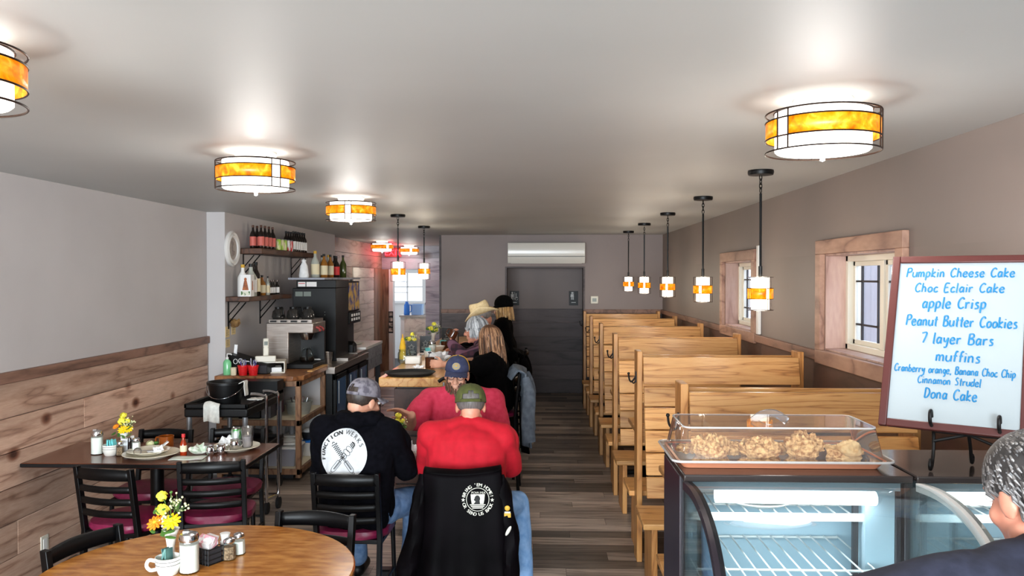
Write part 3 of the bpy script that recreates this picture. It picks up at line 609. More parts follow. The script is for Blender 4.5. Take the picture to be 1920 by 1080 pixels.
b = MB(); b.lathe([(0, TZ-.04), (.12, TZ-.04), (.12, TZ-.03), (0, TZ-.03)], n=24); b.cyl((0, 0, .05), (0, 0, TZ-.03), .045, n=18); b.build('column', M['blackm'], t)
b = MB(); b.box((0, 0, .025), (.7, .08, .05)); b.box((0, 0, .026), (.08, .7, .05)); b.build('base', M['blackm'], t, bevel=.012)
# ---------------------------------------------------------------- wood slab bar
t = thing('bar_counter', (-.93, 6.21, 0), 0, 'long bar with a thick pale wood slab top', 'bar')
b = MB(); b.prism([(-.31, 0), (.31, 0), (.33, 1.4), (.30, 2.9), (.33, 4.3), (-.31, 4.3), (-.30, 2), ], .98, 1.055, 'z'); b.build('slab_top', M['slab'], t, bevel=.008)
b = MB()
for k in range(5): b.bx(-.2, .16, .07, .09, .02+k*.19, .2+k*.19); b.bx(.142, .16, .09, 4.2, .02+k*.19, .2+k*.19); b.bx(-.2, -.182, .09, 4.2, .02+k*.19, .2+k*.19)
b.build('paneling', M['plankR'], t, bevel=.003)
b = MB(); b.bx(-.182, .142, .09, 4.2, 0, .979); b.build('carcass', M['dark'], t)
# bar stools with backs
def bar_stool(loc, rz, label):
    t = thing('bar_stool', loc, rz, label, 'bar stool', 'black bar stools at the bar')
    b = MB(); b.lathe([(0, .655), (.17, .655), (.19, .67), (.185, .69), (.15, .7), (0, .702)], n=28); b.build('seat', M['vinyl'], t)
    for s in (-1, 1):
        b = MB(); b.cyl((s*.15, .14, .655), (s*.19, .18, 0), .013, .012, 10); b.build('leg', M['blackm'], t)
        b = MB(); b.tube([(s*.19, -.2, 0), (s*.16, -.17, .655), (s*.165, -.21, 1.03)], .014, 10); b.build('back_post', M['blackm'], t)
    b = MB()
    for z in (.99, .9, .81): b.grid(lambda u, w: ((u-.5)*.33, -.205-.03*math.sin(PI*u), z-.02+w*.045), 10, 1)
    b.build('back_slat', M['blackm'], t, solid=.012)
    b = MB()
    for z, k in ((.22, .178), (.3, .178)):
        for s in (-1, 1): b.cyl((s*k, -.19, z), (s*k, .17, z), .009)
    b.cyl((-.178, .17, .26), (.178, .17, .26), .009); b.cyl((-.178, -.19, .26), (.178, -.19, .26), .009); b.build('foot_rail', M['blackm'], t); return t
s0 = bar_stool((-.36, 6.86, 0), R(90), 'bar stool under the woman with brown hair')
dup(s0, (-.42, 7.45, 0), R(90), 'bar stool under the woman in the plum plaid shirt')
dup(s0, (-.4, 8.2, 0), R(90), 'bar stool under the man in the cowboy hat')
dup(s0, (-.34, 9.0, 0), R(90), 'bar stool farthest along the bar, under the woman in the black beanie')
# ---------------------------------------------------------------- back counter: open shelf unit with butcher block top
t = thing('shelf_unit', (0, 0, 0), 0, 'open wood shelf unit with thick butcher block top by the wall', 'shelf unit')
CX = -2.13; Y0, Y1 = 7.12, 8.0
b = MB(); b.prism([(JX, Y0-.02), (CX-.06, Y0-.02), (CX+.02, Y0+.05), (CX+.02, Y1+.0), (JX, Y1+.0)], .905, .95, 'z'); b.build('butcher_block_top', M['butcher'], t, bevel=.005)
b = MB(); b.bx(CX-.03, CX+.022, 7.45, Y1, .95, .958); b.build('wood_strip', M['slab'], t, bevel=.002)
for x, y in ((CX-.045, Y0+.005), (CX-.045, Y1-.05), (JX+.01, Y0+.005), (JX+.01, Y1-.05)):
    b = MB(); b.bx(x, x+.045, y, y+.045, 0.03, .9); b.build('upright', M['frame'], t, bevel=.003)
b = MB()
for z in (.855, .5, .06):
    b.bx(JX+.01, CX, Y0, Y0+.035, z, z+.05); b.bx(CX-.035, CX, Y0, Y1, z, z+.05)
b.build('rails', M['frame'], t, bevel=.003)
for z in (.535, .095):
    b = MB(); b.bx(JX+.01, CX-.03, Y0+.03, Y1, z, z+.016); b.build('shelf_board', plain('cream_shelf_liner', (214, 204, 178), rough=.6), t)
b = MB(); b.bx(JX+.002, JX+.008, Y0, Y1, .06, .9); b.bx(JX+.01, CX-.05, Y1-.01, Y1, .06, .9); b.build('back_panel', M['paint'], t)
b = MB(); b.bx(JX+.02, CX-.1, Y0+.12, Y1-.1, 0, .06); b.build('plinth', M['dark'], t)
# glass door beverage cooler
t = thing('bottle_cooler', (0, 0, 0), 0, 'black undercounter cooler with three blue-lit glass doors', 'cooler')
X1 = -2.05; b = MB(); b.bx(-2.72, X1-.02, 8.02, 9.62, .06, .86); b.build('cabinet', M['black'], t, bevel=.004)
b = MB(); b.bx(-2.74, X1+.01, 8.01, 9.63, .86, .93); b.build('worktop', M['steel'], t, bevel=.004)
b = MB(); b.bx(-2.7, X1-.06, 8.06, 9.58, 0, .06); b.build('kick_base', M['rubber'], t)
for k in range(3):
    y0 = 8.05+k*.525; b = MB(); w = .05
    b.bx(X1-.02, X1+.01, y0, y0+.5, .1, .1+w); b.bx(X1-.02, X1+.01, y0, y0+.5, .84-w, .84); b.bx(X1-.02, X1+.01, y0, y0+w, .1, .84); b.bx(X1-.02, X1+.01, y0+.5-w, y0+.5, .1, .84); d = b.build('door', M['black'], t, bevel=.004)
    b = MB(); b.bx(X1-.015, X1, y0+w, y0+.5-w, .1+w, .84-w); b.build('glass', M['bluelitglass'], d)
    b = MB(); b.cyl((X1+.025, y0+.06, .55), (X1+.025, y0+.06, .78), .008); b.build('handle', M['alum'], d)
t = thing('side_counter', (0, 0, 0), 0, 'grey board counter with white top past the blue-lit glass cooler', 'counter')
b = MB(); b.bx(-2.86, -2.08, 9.66, 10.7, .95, .985); b.build('worktop', M['white'], t, bevel=.004)
b = MB(); b.bx(-2.1, -2.085, 9.68, 10.68, .68, .81); b.bx(-2.1, -2.085, 9.68, 10.68, .814, .95); b.bx(-2.8, -2.1, 9.68, 9.7, .68, .95); b.build('apron', M['plankB'], t, bevel=.003)
for x in (-2.82, -2.16):
    for y in (9.7, 10.6): b = MB(); b.bx(x, x+.06, y, y+.06, 0, .95); b.build('leg', M['dark'], t)
# ---------------------------------------------------------------- wall shelves
def shelf(y0, y1, z, th, label, ys):
    t = thing('wall_shelf', (JX, y0, z), 0, label, 'shelf', 'dark live-edge wall shelves'); L = y1-y0
    b = MB(); n = 14; pts = [(0, 0)]+[(0, L)]+[(.235+.014*math.sin(i*1.7)+(.02 if i < 2 else 0), L-L*i/n) for i in range(n+1)]
    b.prism(pts, -th, 0, 'z'); b.build('board', M['butcher'] if 0 else wood('dark_live_edge', (96, 62, 44), (70, 44, 32), (44, 28, 22), (5, 1, 5), 5, .2, rough=.5), t, bevel=.006)
    for y in ys:
        b = MB(); z0 = -th; b.bx(0, .006, y-.012, y+.012, z0-.26, z0); b.bx(0, .2, y-.012, y+.012, z0-.006, z0)
        b.tube([(.006, y, z0-.2), (.17, y, z0-.01)], .006, 6); b.tube([(.006, y, z0-.13), (.11, y, z0-.01)], .005, 6); b.build('bracket', M['blackm'], t)
    return t
shelf(7.72, 9.47, 2.118, .055, 'upper dark wood wall shelf with six-packs and cans', (.1, 1.64))
shelf(7.37, 8.56, 1.655, .045, 'lower dark wood wall shelf with liquor bottles', (.06, .92))
# ---------------------------------------------------------------- utility cart
t = thing('utility_cart', (-2.5, 6.38, 0), 0, 'black two-shelf utility cart with grey posts carrying a bucket', 'cart')
for z in (.82, .42):
    b = MB(); b.bx(-.24, .26, -.26, .62, z-.07, z); b.build('shelf', M['black'], t, bevel=.012)
    b = MB(); b.bx(-.24, .26, -.26, -.235, z, z+.035); b.bx(-.24, .26, .6, .62, z, z+.035); b.bx(-.24, -.215, -.26, .62, z, z+.035); b.bx(.235, .26, -.26, .62, z, z+.035); b.build('rim', M['black'], t, bevel=.006)
for x in (-.21, .23):
    for y in (-.23, .59):
        b = MB(); b.cyl((x, y, .42), (x, y, .75), .021, n=14); b.cyl((x, y, .12), (x, y, .35), .021, n=14); b.build('post', M['alum'], t)
        b = MB(); b.cyl((x-.015, y, .05), (x+.015, y, .05), .05, n=18); b.cyl((x, y, .05), (x, y, .12), .015); b.build('caster', M['rubber'], t)
b = MB(); b.tube(crom([(-.2, .6, .82), (-.2, .68, .9), (.22, .68, .9), (.22, .6, .82)]), .016, 8); b.bx(-.24, .26, .45, .62, .82, .94); b.build('handle', M['black'], t)
# bucket with bail, cloths
t = thing('bucket', (-2.47, 6.28, .822), 0, 'black bucket with wire bail on top of the utility cart', 'bucket')
b = MB(); b.lathe([(0, 0), (.105, 0), (.11, .01), (.135, .17), (.145, .172), (.145, .19), (.13, .19), (.126, .17), (.1, .012), (0, .012)], n=32); b.build('pail', M['black'], t)
b = MB(); b.tube([(.147*math.cos(a), -.147*abs(math.sin(a)), .17-.1*math.sin(a)) for a in [PI*i/14 for i in range(15)]], .003, 6); b.build('bail', M['chrome'], t)
def cloth(name, fn, nu, nv, mat, label, cat, org, solid=.008, group=None):
    b = MB(); b.grid(fn, nu, nv); return b.build(name, mat, solid=solid, label=label, cat=cat, org=org, sub=1, group=group)
towel = noisy('white_terry', (206, 204, 196), (226, 224, 216), 40, bmp=.5, rough=1)
cloth('towel', lambda u, w: (-2.565+.125*u, 6.095+.02*math.sin(u*9)*w-.03*(1 if w > .12 else 0), .875-.155*w+.01*math.sin(u*5)), 8, 8, towel, 'white towel hanging over the front rim of the utility cart', 'towel', (-2.5, 6.08, .8))
cloth('towel', lambda u, w: (-2.345+.05*math.sin(min(1, w*2.2)*PI/2)*1.0+.0, 6.2+.08*u+.01*math.sin(w*8), 1.0+.035*math.sin(w*PI*.8)-.17*max(0, w-.3)), 6, 10, towel, 'white towel draped over the side of the black bucket', 'towel', (-2.3, 6.25, 1))
cloth('towel', lambda u, w: (-2.33+.12*u, 6.34+.12*w, .845+.02*noise.noise((u*6, w*6, 3))+.01), 8, 8, towel, 'crumpled white towel lying on the cart beside the bucket', 'towel', (-2.3, 6.4, .83))
# chrome tube frame with casters
t = thing('chrome_rack', (-2.1, 6.2, 0), 0, 'chrome tube rack with bent top standing by the wood shelf unit', 'rack')
for dx, dy in ((0, -.06), (.04, .1)):
    b = MB(); b.tube(crom([(dx, dy, .09), (dx, dy, .5), (dx, dy, .88), (dx-.02, dy, .915), (dx-.07, dy, .93), (dx-.12, dy, .93)], 4), .0125, 10); b.build('tube', M['chrome'], t)
b = MB(); b.tube([(.0, -.06, .11), (.04, .1, .11), (-.3, .12, .11), (-.34, -.05, .11)], .012, 8, True); b.build('base_frame', M['chrome'], t)
for x, y in ((0, -.06), (.04, .1), (-.3, .12), (-.34, -.05)):
    b = MB(); b.cyl((x-.012, y, .045), (x+.012, y, .045), .045, n=18); b.build('caster', M['rubber'], t)
    b = MB(); b.cyl((x, y, .045), (x, y, .11), .009); b.build('caster_stem', M['chrome'], t)
# ---------------------------------------------------------------- display cases
def display_case(x0, x1, label):
    yb, yf, zt = 2.80, 1.92, 1.245; t = thing('display_case', ((x0+x1)/2, 2.4, 0), 0, label, 'display case', 'curved glass pastry cases'); h = (x1-x0)/2
    q = lambda y: y-2.4
    b = MB(); b.bx(-h, h, q(2.42), q(yb), zt-.022, zt); b.build('top', M['casetop'], t, bevel=.004)
    curve = [(q(2.42), zt-.02), (q(2.3), zt-.012), (q(2.19), zt-.022), (q(2.09), zt-.052), (q(2.01), zt-.1), (q(1.95), zt-.17), (q(1.925), zt-.26), (q(yf), zt-.4), (q(yf), .42)]
    for s in (-1, 1):
        x = s*h; xi = x-s*.018; skip = s > 0 and x0 < .8; b = MB(); b.bx(min(x, xi), max(x, xi), q(2.5), q(yb), .0, zt-.022); b.bx(min(x, xi), max(x, xi), q(yf), q(2.5), .0, .42); b.build('end_panel', M['caseside'], t, bevel=.003)
        co = [(p.y, p.z) for p in crom([(0, y, z) for y, z in curve], 4)]; nn = []
        for i in range(len(co)):
            a, c = co[max(0, i-1)], co[min(len(co)-1, i+1)]; d = V((c[0]-a[0], c[1]-a[1])).normalized(); nn.append((co[i][0]-d.y*.024, co[i][1]+d.x*.024))
        if skip: continue
        b = MB(); b.loft([[(xx, y, z) for xx, (y, z) in ((min(x, xi)-.004, co[i]), (max(x, xi)+.004, co[i]), (max(x, xi)+.004, nn[i]), (min(x, xi)-.004, nn[i]))] for i in range(len(co))]); b.build('glass_frame', M['caseside'] if s*(1 if x0 < .8 else -1) < 0 else M['white'], t)
        b = MB(); poly = [(y, z) for y, z in curve]+[(q(2.5), .42), (q(2.5), zt-.02)]; b.prism(poly, x-s*.008, x-s*.012, 'x'); b.build('end_glass', M['casegl'], t, smooth=False)
    b = MB(); pc = crom([(0, y, z) for y, z in curve], 4); n = len(pc)-1
    b.grid(lambda u, w: (-h+.01+(2*h-.02)*u, pc[round(w*n)].y, pc[round(w*n)].z), 1, n); b.build('curved_glass', M['casegl'], t)
    b = MB(); b.bx(-h, h, q(1.93), q(yb), 0, .40); b.build('base', M['caseside'], t, bevel=.006)
    b = MB(); b.bx(-h+.018, h-.018, q(2.775), q(2.79), .4, zt-.022); b.bx(-h+.018, h-.018, q(1.94), q(2.775), .4, .42); b.build('liner', M['caseint'], t)
    b = MB(); b.bx(-h+.02, -h+.026, q(2.5), q(2.775), .42, zt-.022); b.bx(h-.026, h-.02, q(2.5), q(2.775), .42, zt-.022); b.bx(h-.11, h-.026, q(2.5), q(2.56), .42, zt-.03); b.bx(-h+.026, -h+.05, q(2.52), q(2.56), .42, zt-.03); b.build('side_liner', M['caseint'], t)
    b = MB(); b.bx(-h+.03, h-.03, q(2.44), q(2.52), zt-.05, zt-.024); b.build('light_housing', M['caseint'], t)
    b = MB(); b.cyl((-h+.1, q(2.45), zt-.07), (h-.1, q(2.45), zt-.075), .021, n=14); b.build('light_tube', M['tube'], t)
    for z, y0, y1 in ((1.10, 2.52, 2.76), (.955, 2.13, 2.76), (.7, 2.0, 2.76)):
        b = MB(); n = int((2*h-.1)/.045)
        for i in range(n+1): x = -h+.04+(2*h-.14)*i/n; b.cyl((x, q(y0), z), (x, q(y1), z), .0028, n=6)
        for y in (y0, (y0+y1)/2, y1): b.cyl((-h+.04, q(y), z-.004), (h-.1, q(y), z-.004), .004, n=6)
        b.bx(-h+.04, h-.1, q(y0)-.006, q(y0), z-.02, z+.004); b.build('wire_shelf', M['white'], t)
    for x in (h-.13, -h+.07):
        b = MB(); b.bx(x-.008, x+.008, q(2.52), q(2.535), .5, 1.16)
        for z in (.945, .69): b.bx(x-.006, x+.006, q(2.3), q(2.53), z-.014, z-.004)
        b.build('shelf_bracket', M['dark'], t)
    l = bpy.data.lights.new('case_tube', 'AREA'); l.shape = 'RECTANGLE'; l.size = 2*h-.2; l.size_y = .03; l.energy = 2.4; l.color = (.88, .95, 1)
    o = bpy.data.objects.new('case_tube', l); COL.objects.link(o); o.location = ((x0+x1)/2, 2.46, zt-.092)
    return t
display_case(.44, 1.12, 'curved glass pastry case under the tray of cookies')
display_case(1.13, 1.755, 'curved glass pastry case under the whiteboard, beside the wall')
# ---------------------------------------------------------------- small things
def lathe_thing(name, loc, prof, mat, label, cat, group=None, n=28, rz=0):
    return MB().lathe(prof, n=n).build(name, mat, label=label, cat=cat, group=group, org=None) if loc is None else place(MB().lathe(prof, n=n).build(name, mat, label=label, cat=cat, group=group), loc, rz)
def place(o, loc, rz=0): o.location = loc; o.rotation_euler = (0, 0, rz); return o
def flowers(loc, s, label, seed, kinds, vase_h=.13, rz=0):
    rg = random.Random(seed); t = thing('flower_vase', loc, rz, label, 'flower vase', 'white bud vases of yellow flowers'); t.scale = (s, s, s)
    b = MB(); b.lathe([(0, 0), (.03, 0), (.031, .008), (.016, .03), (.014, .06), (.02, .1), (.033, vase_h), (.03, vase_h), (.016, .1), (.01, .06), (0, .05)], n=18); b.build('vase', M['china'], t)
    st = MB(); lf = MB()
    for kind, mat, x, y, z, r, tilt in kinds:
        c = V((x, y, z)); st.tube(crom([(0, 0, vase_h*.7), (x*.3, y*.3, (vase_h+z)/2), c], 4), .002, 5)
        nz = V((x*tilt, y*tilt-.6, .7)).normalized(); m = frame(nz); b = MB()
        if kind == 'daisy':
            for ring, (k, rr, up) in enumerate(((11, r, 0), (9, r*.75, .006))):
                for i in range(k):
                    a = 2*PI*i/k+ring*.3; d = m@V((math.cos(a), math.sin(a), .18)); b.ell(c+d*rr*.58+m@V((0, 0, up)), (rr*.46, rr*.19, .003), m@Matrix.Rotation(a, 3, 'Z'), 8, 5)
            f = b.build('daisy', mat, t); b = MB(); b.ell(c+m@V((0, 0, .006)), (r*.26, r*.26, .007), m, 10, 6); b.build('flower_centre', M['gold'], f)
        elif kind == 'carn':
            for i in range(34):
                d = V((rg.gauss(0, 1), rg.gauss(0, 1), rg.gauss(.3, .8))).normalized(); b.ell(c+d*r*.72, (r*.36, r*.36, r*.07), frame(d+V((rg.uniform(-.6, .6), rg.uniform(-.6, .6), .2))), 8, 4)
            b.build('carnation', mat, t)
        elif kind == 'fill':
            for i in range(34): p = c+V((rg.gauss(0, r*.6), rg.gauss(0, r*.4), rg.gauss(0, r*.6))); b.ell(p, rg.uniform(.003, .0055), None, 6, 4); st.tube([c-V((0, 0, r)), p], .0008, 3)
            b.build('blossom_spray', mat, t)
        for i in range(2):
            d = V((rg.uniform(-1, 1), rg.uniform(-1, .4), rg.uniform(-.3, .6))).normalized(); lf.ell(c*.8+d*.03+V((0, 0, -.01)), (.022, .009, .002), frame(V((rg.uniform(-.5, .5), -.4, 1)), d), 8, 4)
    st.build('stems', M['stem'], t); lf.build('leaves', M['leaf'], t); return t
Y, L_, O_, C_ = M['yellow'], M['lemon'], M['orange'], M['creamf']
big = [('daisy', Y, .018, -.03, .165, .036, 2), ('daisy', O_, -.052, -.015, .155, .034, 3), ('carn', L_, -.028, -.01, .205, .027, 2), ('carn', L_, -.032, .0, .255, .024, 2), ('fill', C_, .028, 0, .225, .032, 1), ('fill', C_, -.012, -.02, .175, .02, 1), ('carn', M['leaf'], .002, 0, .27, .007, 1)]
sml = [('daisy', Y, .012, -.025, .15, .036, 2), ('daisy', Y, .04, -.01, .15, .03, 3), ('carn', L_, -.008, 0, .2, .03, 2), ('carn', L_, .0, 0, .24, .024, 1), ('fill', C_, .035, 0, .19, .028, 1), ('daisy', O_, -.05, 0, .165, .022, 3), ('carn', L_, .028, 0, .205, .018, 1)]
tiny = [('carn', L_, -.02, 0, .17, .028, 1), ('carn', L_, .03, 0, .16, .026, 1), ('carn', L_, .01, 0, .215, .024, 1), ('fill', C_, .03, -.01, .19, .03, 1), ('daisy', M['leaf'], -.045, 0, .17, .03, 3)]
flowers((-1.405, 3.02, TZ), 1.0, 'white bud vase of yellow and orange daisies on the round table', 3, big)
flowers((-2.59, 4.93, TZ), .95, 'white bud vase of yellow daisies at the board wall end of the table', 4, sml)
flowers((-.87, 4.98, TZ), .95, 'white bud vase of pale yellow flowers between the seated men', 5, sml[2:])
flowers((-1.25, 7.9, 1.055), 1.0, 'vase of yellow flowers behind the nearest menu card on the bar', 6, tiny)
flowers((-1.19, 9.1, 1.055), 1.15, 'vase of yellow flowers farthest along the bar', 7, tiny)
def shaker(loc, fill, label, name='shaker', cat='shaker', r=.024, h=.085, group='glass shakers on the tables', fh=.6):
    t = thing(name, loc, .3, label, cat, group)
    b = MB(); n = 8; b.lathe([(0, 0), (r*1.1, 0), (r*1.12, .004), (r*.98, h*.7), (r*.8, h*.78), (r*.8, h*.8), (0, h*.8)], n=n); b.build('jar', M['glass'], t, angle=20)
    b = MB(); b.lathe([(0, .004), (r*1.0, .004), (r*.92, h*fh), (0, h*fh)], n=n); b.build('contents', fill, t)
    b = MB(); b.lathe([(0, h*.78), (r*.9, h*.78), (r*.95, h*.84), (r*.8, h*.95), (r*.4, h), (0, h)], n=20); b.build('lid', M['chrome'], t); return t
def sugar_jar(loc, label):
    t = thing('sugar_dispenser', loc, .2, label, 'sugar dispenser', 'glass sugar dispensers'); r = .036
    b = MB(); b.lathe([(0, 0), (r, 0), (r*1.05, .006), (r, .02), (r*.98, .11), (r*.9, .122), (0, .122)], n=10); b.build('jar', M['glass'], t, angle=20)
    b = MB(); b.lathe([(0, .005), (r*.93, .005), (r*.93, .105), (0, .108)], n=16); b.build('sugar', M['sugar'], t)
    b = MB(); b.lathe([(0, .118), (r*.98, .118), (r*1.0, .128), (r*.85, .143), (r*.4, .15), (0, .15)], n=24); b.bx(-.02, .0, -.012, .012, .146, .155); b.build('lid', M['chrome'], t); return t
def cup_of_packets(loc, rz, label, handle=True, pk=None):
    t = thing('packet_cup', loc, rz, label, 'cup', 'ivory cups of sweetener packets')
    b = MB(); b.lathe([(0, 0), (.03, 0), (.034, .004), (.043, .03), (.045, .066), (.042, .066), (.04, .03), (.03, .008), (0, .008)], n=28)
    for z in (.038, .052): b.lathe([(.0452, z), (.0458, z+.001), (.0452, z+.002)], n=28) if 0 else None
    c = b.build('cup', M['china'], t)
    b = MB()
    for z in (.042, .055): b.tube([(.0447*math.cos(2*PI*i/28), .0447*math.sin(2*PI*i/28), z) for i in range(28)], .0009, 4, True)
    b.build('rim_stripe', M['leaf'] if 0 else M['dark'], t)
    if handle: b = MB(); b.tube(crom([(-.042, 0, .05), (-.066, 0, .055), (-.075, 0, .035), (-.062, 0, .018), (-.04, 0, .02)], 4), .007, 8); b.build('handle', M['china'], t)
    b = MB(); rg = random.Random(loc[0])
    for i in range(5 if pk else 3): b.box((-.018+.01*i, .005*(i % 2), .065), (.004 if i % 2 else .007, .042, .06), (rg.uniform(-.25, .25), rg.uniform(-.3, .3), rg.uniform(-.4, .4)))
    b.build('packets', pk or noisy('green_packets', (96, 140, 132), (60, 104, 104), 30, rough=.7), t); return t
# round table set
sugar_jar((-1.292, 2.925, TZ), 'glass sugar dispenser with chrome lid in the middle of the round table')
cup_of_packets((-1.36, 2.9, TZ), .2, 'ivory cup of green packets on the round table')
shaker((-1.195, 3.06, TZ), M['pepper'], 'pepper shaker on the round table')
shaker((-1.18, 3.12, TZ), M['sugar'], 'salt shaker on the round table, beside the pepper', fh=.62)
t = thing('packet_caddy', (-1.262, 3.03, TZ), -.5, 'black wire caddy of jelly and packets on the round table', 'caddy')
b = MB(); b.bx(-.04, .04, -.035, .035, 0, .004)
for z in (.02, .04, .06): b.tube([(-.04, -.035, z), (.04, -.035, z), (.04, .035, z), (-.04, .035, z)], .002, 4, True)
for i in range(6):
    for y in (-.035, .035): b.cyl((-.04+.016*i, y, 0), (-.04+.016*i, y, .06), .0016, n=4)
b.build('wire_rack', M['black'], t); b = MB(); b.box((0, 0, .03), (.07, .06, .052)); b.build('jelly_packs', M['dark'], t)
b = MB(); b.box((-.01, -.005, .075), (.07, .05, .03), (.3, .1, .2)); b.box((.0, .01, .085), (.04, .05, .03), (-.2, .3, .5)); b.build('pink_packets', noisy('pink_packets', (214, 150, 160), (236, 232, 232), 30, lo=.45, hi=.5, rough=.7), t)
t = thing('creamer_stack', (-1.222, 3.09, TZ), 0, 'small stack of white creamer cups between caddy and shakers', 'creamer')
for i in range(3): b = MB(); b.lathe([(0, 0), (.014, 0), (.019, .028), (.02, .03), (0, .031)], c=(0, 0, .031*i), n=16); b.build('creamer_cup', M['white'], t)
# wall table set
sugar_jar((-2.72, 4.86, TZ), 'glass sugar dispenser on the table against the board wall')
cup_of_packets((-2.62, 4.83, TZ), .3, 'ivory cup of turquoise packets on the wall table', False, M['teal'])
shaker((-2.555, 4.82, TZ), M['pepper'], 'pepper shaker on the wall table, beside the turquoise packets', r=.021, h=.09)
shaker((-2.485, 4.88, TZ), M['sugar'], 'salt shaker on the wall table', r=.025, h=.1, fh=.7)
t = MB().lathe([(0, 0), (.011, 0), (.012, .02), (.012, .085), (.009, .1), (.0, .102)], n=14).build('syrup_bottle', M['bottled'], label='slim dark bottle beside the salt shaker on the wall table', cat='bottle'); place(t, (-2.52, 4.87, TZ))
t = thing('napkin_stack', (-2.57, 4.9, TZ), .4, 'crumpled pink and white napkins behind the shakers on the wall table', 'napkins')
b = MB(); b.box((0, 0, .045), (.05, .03, .09), (.1, .2, 0)); b.box((.05, .01, .05), (.02, .03, .1), (.1, -.1, 0)); b.build('napkin', M['paper'], t)
def dplate(loc, r, label, name='plate'):
    return place(MB().lathe([(0, 0), (r*.6, 0), (r*.62, .004), (r*.95, .018), (r, .021), (r*.99, .024), (r*.9, .02), (r*.62, .008), (0, .006)], n=48).build(name, M['plate'], label=label, cat='plate', group='cream dinner plates on the wall table'), loc)
dplate((-2.36, 4.82, TZ), .165, 'large cream plate under a smaller plate, on the wall table')
dplate((-2.39, 4.85, TZ+.01), .125, 'smaller cream plate stacked on another, holding napkins and a cup')
dplate((-1.92, 5.03, TZ), .152, 'cream plate with soda can and plastic cup at the table end')
def crumple(loc, s, label, seed, mat=None, flat=.6, cat='napkin', name='napkin', grp='crumpled paper napkins'):
    b = MB(); b.ell((0, 0, s*flat), (s, s*.8, s*flat), None, 18, 12); b.v = [tuple(V(p)*(1+.75*noise.noise(V(p)*(2.2/s)+V((seed, 0, 0))))) for p in b.v]
    zmin = min(p[2] for p in b.v); b.v = [(x, y, z-zmin) for x, y, z in b.v]
    return place(b.build(name, mat or M['paper'], angle=25, label=label, cat=cat, group=grp), loc)
crumple((-2.31, 4.8, TZ+.018), .03, 'white crumpled napkin on the stacked plates', 1)
b = MB(); b.grid(lambda u, w: (-.02+.045*w, -.06+.12*u, .012+.05*u*u*(1 if u > .4 else .3)), 8, 3); place(b.build('napkin', M['paper'], solid=.002, label='folded white napkin standing up on the stacked plates', cat='napkin'), (-2.34, 4.86, TZ+.012), -.9)
place(MB().lathe([(0, 0), (.016, 0), (.024, .034), (.022, .034), (.014, .003), (0, .003)], n=18).build('creamer', M['acrylic'], label='small clear plastic cup lying on the stacked plates', cat='cup'), (-2.415, 4.755, TZ+.035)).rotation_euler = (1.2, .3, .4)
b = MB(); b.tube([(-.09, 0, .006), (0, 0, .004), (.05, 0, .004)], .003, 6); b.ell((.075, 0, .006), (.03, .012, .002)); place(b.build('fork', M['chrome'], label='fork lying on the stacked cream plates', cat='fork'), (-2.42, 4.83, TZ+.025), .2)
def mug(loc, rz, mat, label, r=.04, h=.09, group=None):
    t = thing('mug', loc, rz, label, 'mug', group)
    b = MB(); b.lathe([(0, 0), (r*.9, 0), (r, .01), (r*.97, h*.6), (r*1.03, h), (r*.95, h), (r*.9, h*.6), (r*.9, .012), (0, .01)], n=28); b.build('body', mat, t)
    b = MB(); b.tube(crom([(r*.95, 0, h*.8), (r*1.6, 0, h*.82), (r*1.75, 0, h*.5), (r*1.5, 0, h*.22), (r*.95, 0, h*.2)], 4), .006, 8); b.build('handle', mat, t); return t
mug((-2.37, 5.04, TZ), 2.9, M['amberglass'], 'amber brown mug at the far edge of the wall table', .046, .08)
t = thing('hot_sauce_bottle', (-2.17, 4.84, TZ), 0, 'hot sauce bottle with red cap on the wall table', 'bottle')
b = MB(); b.lathe([(0, 0), (.019, 0), (.02, .004), (.02, .07), (.012, .09), (.0085, .1), (.0085, .115), (0, .115)], n=18); b.build('glass', M['hot'], t)
b = MB(); b.lathe([(.0203, .025), (.0206, .026), (.0206, .062), (.0203, .063)], n=18); b.build('label', M['cream'], t); b = MB(); b.lathe([(0, .112), (.011, .112), (.011, .132), (0, .133)], n=14); b.build('cap', M['redl'], t)
b = MB(); b.grid(lambda u, w: (-.09+.2*u, -.06+.11*w, .002+.0015*math.sin(u*9)), 6, 4); place(b.build('receipt', noisy('green_white_paper', (196, 214, 190), (232, 232, 226), 12, rough=.9), solid=.001, label='pale green paper slip under the hot sauce bottle', cat='paper slip'), (-2.12, 4.77, TZ), .1)
crumple((-2.08, 4.86, TZ+.005), .05, 'rumpled printed napkin beside the hot sauce bottle', 4, noisy('printed_paper', (214, 216, 204), (180, 196, 172), 26, lo=.5, hi=.56, rough=.9), .5)
def creamer(loc, rz, label):
    t = thing('creamer_pitcher', loc, rz, label, 'creamer pitcher', 'small steel creamers')
    b = MB(); b.lathe([(0, 0), (.024, 0), (.026, .005), (.028, .03), (.023, .048), (.027, .058), (.025, .058), (.021, .048), (0, .04)], n=24); b.build('body', M['chrome'], t)
    b = MB(); b.tube(crom([(.024, 0, .05), (.045, 0, .05), (.045, 0, .02), (.026, 0, .012)], 4), .003, 6); b.build('handle', M['chrome'], t); return t
creamer((-2.015, 4.86, TZ), .3, 'left small steel creamer before the plate with the can')
creamer((-1.955, 4.89, TZ), .5, 'right small steel creamer before the plate with the can')
creamer((-1.905, 4.975, TZ+.015), .1, 'small steel creamer standing on the plate in front of the soda can')
crumple((-1.98, 5.05, TZ+.014), .045, 'white crumpled napkin beside the soda can', 8)
t = thing('soda_can', (-1.925, 5.06, TZ+.008), .5, 'green and silver soda can standing on a cream plate', 'can')
